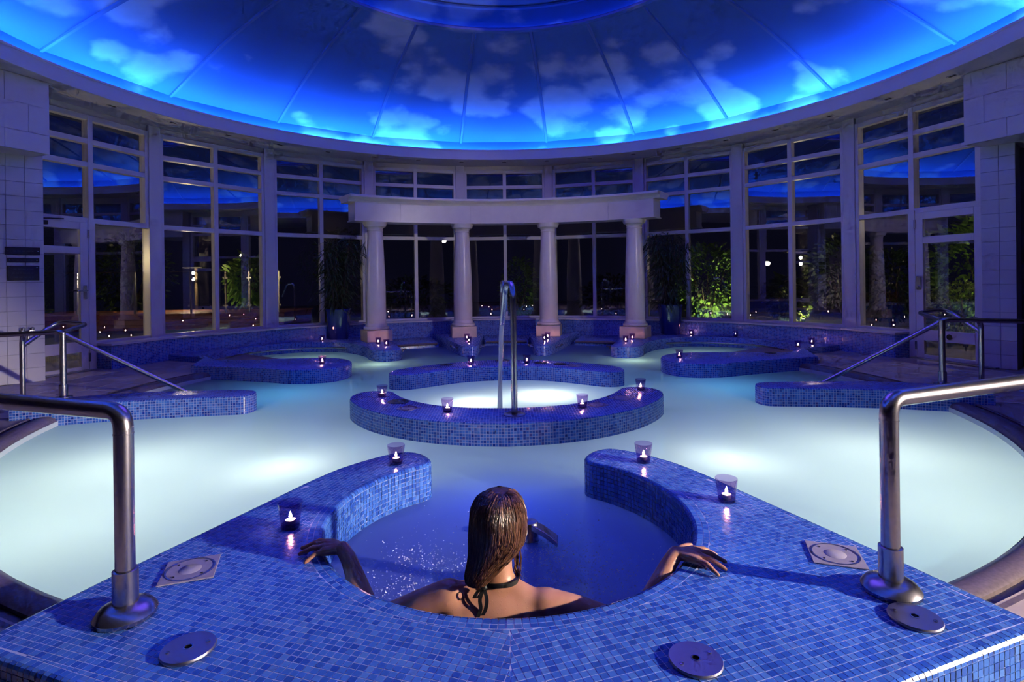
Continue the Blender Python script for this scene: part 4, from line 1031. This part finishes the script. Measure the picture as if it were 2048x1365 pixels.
for s in (-1, 1):
    dz = .0 if s < 0 else -.03
    cap(body, (WX+s*.035, 1.866, -.032), .042, (WX+s*.13, 1.846, -.052+dz), .046)
    ell(body, (WX+s*.080, 1.818, -.125+dz*.5), (.066, .036, .085), Matrix.Rotation(s*.25, 3, 'Y')); ell(body, (WX+s*.135, 1.845, -.085+dz), (.06, .058, .06))
    cap(body, (WX+s*.085, 2.0, -.56), .085, (WX+s*.10, 2.36, -.60), .062); cap(body, (WX+s*.10, 2.36, -.60), .058, (WX+s*.09, 2.70, -.80), .036); cap(body, (WX+s*.09, 2.70, -.82), .036, (WX+s*.09, 2.86, -.84), .024)
    ell(body, (WX+s*.07, 1.955, -.18), (.062, .055, .065))
cap(body, (WX+.008, 1.872, -.05), .056, (WX+.0, 1.895, .085), .050)
# arms
chain(body, [((-.200, 1.842, -.042), .054), ((-.30, 1.845, -.072), .046), ((-.455, 1.865, -.135), .036), ((-.51, 1.925, -.085), .039), ((-.575, 1.995, .008), .028), ((-.605, 2.022, .032), .0255)])
chain(body, [((.115, 1.842, -.078), .054), ((.22, 1.842, -.098), .046), ((.41, 1.828, -.150), .036), ((.475, 1.868, -.092), .039), ((.555, 1.925, .004), .028), ((.585, 1.945, .030), .0255)])
# hands: palm slabs, four fingers and a thumb each
def hand(wrist, knuckles, tips, thumb):
    W = Vector(wrist)
    for k in knuckles: cap(body, W+(Vector(k)-W)*.12, .019, k, .0155, 10)
    for k, t in zip(knuckles, tips):
        K, T = Vector(k), Vector(t); mid1 = K.lerp(T, .42)+Vector((0, 0, .010)); mid2 = K.lerp(T, .73)+Vector((0, 0, .004))
        chain(body, [(K, .0115), (mid1, .0098), (mid2, .0088), (T, .0075)], 10)
    chain(body, [(W+(Vector(thumb[0])-W)*.5, .016), (thumb[0], .0135), (thumb[1], .0112), (thumb[2], .009)], 10)
hand((-.605, 2.022, .032), [(-.676, 2.072, .031), (-.683, 2.050, .035), (-.679, 2.026, .034), (-.667, 2.003, .030)], [(-.748, 2.112, .0095), (-.772, 2.078, .0095), (-.764, 2.032, .0095), (-.722, 1.972, .0095)], [(-.632, 2.068, .024), (-.658, 2.108, .016), (-.682, 2.132, .011)])
hand((.585, 1.945, .030), [(.660, 1.968, .031), (.664, 1.944, .035), (.659, 1.918, .034), (.648, 1.893, .030)], [(.738, 1.972, .0095), (.752, 1.922, .0095), (.733, 1.872, .0095), (.694, 1.836, .0095)], [(.615, 1.988, .024), (.645, 2.025, .016), (.672, 2.043, .011)])
# head: skull, jaw, nose, ears, brow; she looks ahead and a little to the right
HC = Vector((WX-.004, 1.925, .158)); HR = Matrix.Rotation(-.25, 3, 'Z')
def hp(x, y, z): return HC + HR @ Vector((x, y, z))
ell(body, hp(0, 0, .012), (.072, .090, .092), HR); ell(body, hp(0, .035, -.055), (.052, .058, .058), HR)
cap(body, hp(0, .088, .008), .010, hp(0, .108, -.028), .013); cap(body, hp(-.022, .090, -.062), .009, hp(.022, .090, -.062), .009); ell(body, hp(0, .083, -.093), (.022, .018, .016), HR)
for s in (-1, 1):
    ell(body, hp(s*.030, .080, .014), (.020, .014, .012), HR); cap(body, hp(s*.073, .0, .012), .010, hp(s*.071, .004, -.028), .008)
me0 = bpy.data.meshes.new('body_parts'); me0.from_pydata(body.v, [], body.f); tmp = bpy.data.objects.new('tmp_body', me0); COL.objects.link(tmp)
rm = tmp.modifiers.new('r', 'REMESH'); rm.mode = 'VOXEL'; rm.voxel_size = .0042
sm = tmp.modifiers.new('s', 'SMOOTH'); sm.factor = .5; sm.iterations = 5
dg = bpy.context.evaluated_depsgraph_get(); me1 = bpy.data.meshes.new_from_object(tmp.evaluated_get(dg)); me1.name = 'body'
bpy.data.objects.remove(tmp); bpy.data.meshes.remove(me0)
V_ = np.empty(len(me1.vertices)*3); me1.vertices.foreach_get('co', V_); V_ = V_.reshape(-1, 3); E_i = np.empty(len(me1.edges)*2, int); me1.edges.foreach_get('vertices', E_i); E_i = E_i.reshape(-1, 2)
deg_ = np.bincount(E_i.ravel(), minlength=len(V_)).astype(float)[:, None]; wt_ = np.clip((.50-np.abs(V_[:, 0]-WX))/.08, 0, 1)[:, None]*np.clip((.06-V_[:, 2])/.05, 0, 1)[:, None]*.6
for _ in range(40):          # soften where the limbs meet the trunk, leave hands and face crisp
    acc = np.zeros_like(V_); np.add.at(acc, E_i[:, 0], V_[E_i[:, 1]]); np.add.at(acc, E_i[:, 1], V_[E_i[:, 0]])
    V_ += (acc/deg_-V_)*wt_
me1.vertices.foreach_set('co', V_.ravel()); me1.update()
me1.polygons.foreach_set('use_smooth', [True]*len(me1.polygons)); me1.materials.clear(); me1.materials.append(M['skin'])
ob = bpy.data.objects.new('body', me1); COL.objects.link(ob); ob.parent = per; under(ob, per)
for s in (-1, 1):
    m2 = MB(); ell(m2, hp(s*.030, .086, .014), (.0115, .0115, .0115)); o = m2.build('eye', simple('eye_white', (.7, .68, .66), .2), per, smooth=True); under(o, per)
# hair: a combed-back mass with separate locks over it
HS = [(.2695, -.028, .018, 1.926, .020), (.262, -.030, .054, 1.924, .060), (.243, -.034, .079, 1.918, .088), (.212, -.036, .094, 1.908, .101), (.178, -.036, .0965, 1.898, .101), (.146, -.038, .0975, 1.890, .095), (.118, -.042, .0940, 1.878, .084), (.094, -.052, .083, 1.862, .070), (.070, -.067, .069, 1.846, .056), (.048, -.082, .060, 1.832, .046), (.028, -.098, .048, 1.820, .038), (.010, -.107, .034, 1.812, .028)]
def hair_pt(t, a, grow=1.0):
    i = min(int(t*(len(HS)-1)), len(HS)-2); f = t*(len(HS)-1)-i; A, B = HS[i], HS[i+1]
    z, xc, rx, yc, ry = [A[q]+(B[q]-A[q])*f for q in range(5)]
    return Vector((xc+rx*grow*math.cos(a), yc+ry*grow*math.sin(a), z))
hm = MB(); nn = 40; rings = []
random.seed(31); wob = [random.uniform(-.02, .02) for _ in range(nn)]
face_a = math.radians(90-14)
for i in range(45):
    t = i/44; ring = []
    for k in range(nn):
        a = 2*PI*k/nn; gshape = 1 + wob[k]*min(1, t*2)
        # open over the face
        da = abs(((a-face_a+PI) % (2*PI))-PI); 
        if t > .22 and da < .95: gshape *= 1-.30*min(1, (t-.22)*5)*(1-(da/.95)**2)
        ring.append(tuple(hair_pt(t, a, gshape)))
    rings.append(ring)
hm.loft(rings); o = hm.build('hair', M['hair'], per, smooth=True); under(o, per); hair = o
lk = MB(); random.seed(32)
for i in range(330):
    a = random.uniform(PI*.93, 2*PI*1.04) if i % 5 else random.uniform(0, 2*PI)
    da = abs(((a-face_a+PI) % (2*PI))-PI)
    t0_ = random.uniform(.02, .30); t1_ = random.uniform(.75, 1.0) if da > 1.2 else random.uniform(.35, .5)
    if math.cos(a) > .55: t1_ = min(t1_, random.uniform(.55, .78))
    drift = random.uniform(-.10, .10) - .25*(1 if math.cos(a) > 0 else -.2); pts = []; rr = []; n = 12
    for k in range(n+1):
        f = k/n; t = t0_+(t1_-t0_)*f
        pts.append(tuple(hair_pt(t, a+drift*f*f+.03*math.sin(6*f+i), 1.004+random.uniform(0, .006)+(.02 if f > .85 else 0)))); rr.append(.0030*(1-.6*f)+.0006)
    lk.tube(pts, rr, 5)
for i in range(16):     # wet wisps at the right below the ear
    x = .028+random.uniform(-.012, .010); y = 1.905+random.uniform(-.02, .02); pts = [(x, y, .075), (x+random.uniform(-.006, .006), y, .04), (x-.004+random.uniform(-.008, .008), y-.004, .005), (x+.0+random.uniform(-.01, .01), y-.006, random.uniform(-.04, -.01))]
    lk.tube(pts, [.002, .002, .0015, .0006], 4)
o = lk.build('hair_locks', M['hair'], per, smooth=True); under(o, per); tag(o, kind='stuff')
# halter strap with its bow
def ribbon(pts, wd, nrm, nm):
    mb = MB(); rings = []
    for p in pts:
        p = Vector(p); nv = Vector(nrm).normalized(); rings.append([p+Vector((0, 0, wd/2)), p+Vector((0, 0, -wd/2)), p+nv*.003+Vector((0, 0, -wd/2)), p+nv*.003+Vector((0, 0, wd/2))])
    mb.loft(rings); o = mb.build(nm, M['cloth'], per, smooth=40); under(o, per); return o
neck = [(WX+.010+.066*math.cos(math.radians(d)), 1.874+.066*math.sin(math.radians(d)), .004-.012*abs(math.sin(math.radians((d+90)/2)))) for d in range(-215, 36, 10)]
ribbon(neck, .014, (0, -1, 0), 'halter_strap')
kx, ky, kz = WX-.040, 1.800, .002
m2 = MB(); ell(m2, (kx, ky, kz), (.012, .009, .011)); o = m2.build('halter_knot', M['cloth'], per, smooth=True); under(o, per)
for tail in ([(kx, ky, kz), (kx-.012, ky-.010, kz-.03), (kx-.010, ky-.012, kz-.06), (kx-.020, ky-.010, kz-.088)], [(kx, ky, kz), (kx+.010, ky-.010, kz-.03), (kx+.006, ky-.012, kz-.06), (kx-.004, ky-.010, kz-.082)],
             [(kx, ky, kz), (kx-.020, ky-.012, kz-.006), (kx-.030, ky-.010, kz-.026), (kx-.014, ky-.006, kz-.022), (kx, ky, kz)]):
    mb = MB(); P = spline(tail, 4); rings = []
    for p in P: p = Vector(p); rings.append([p+Vector((.006, 0, 0)), p+Vector((-.006, 0, 0)), p+Vector((-.006, -.002, 0)), p+Vector((.006, -.002, 0))])
    mb.loft(rings); o = mb.build('halter_tie', M['cloth'], per, smooth=40); under(o, per)
m2 = MB()
for s in (-1, 1): pass
back = [(WX+.150*math.cos(math.radians(d)), 1.872+.096*math.sin(math.radians(d)), -.245) for d in range(0, 360, 12)]
m2.tube(back, .010, 8, closed=True); o = m2.build('bikini_band', M['cloth'], per, smooth=True); under(o, per)
# ================================================================== FROTH ON THE TUB WATER
random.seed(41); mb = MB(); oc = [(1,0,0),(-1,0,0),(0,1,0),(0,-1,0),(0,0,1)]
def bubble(x, y, r):
    n = len(mb.v); mb.v += [(x+a*r, y+b*r, WATER+c*r*.8) for a, b, c in oc]
    for q in ((0,2,4),(2,1,4),(1,3,4),(3,0,4)): mb.face([n+i for i in q])
for cx_, cy_, sx, sy, n in ((-.30, 2.12, .17, .16, 1500), (.27, 2.25, .16, .17, 1500), (.20, 2.45, .05, .05, 260), (-.05, 2.3, .40, .35, 900), (-.42, 2.42, .06, .06, 120)):
    for _ in range(n):
        x, y = random.gauss(cx_, sx), random.gauss(cy_, sy)
        if math.hypot(x, y-2.41) < .73: bubble(x, y, random.choice((.0012, .0016, .002, .0026, .004))*random.uniform(.6, 1.2))
fm = simple('white_froth', (.80, .86, .95), .15); o = mb.build('froth', fm, smooth=True); tag(o, 'fine white bubbles frothing on the tub water around the bather', 'bubbles', kind='stuff')
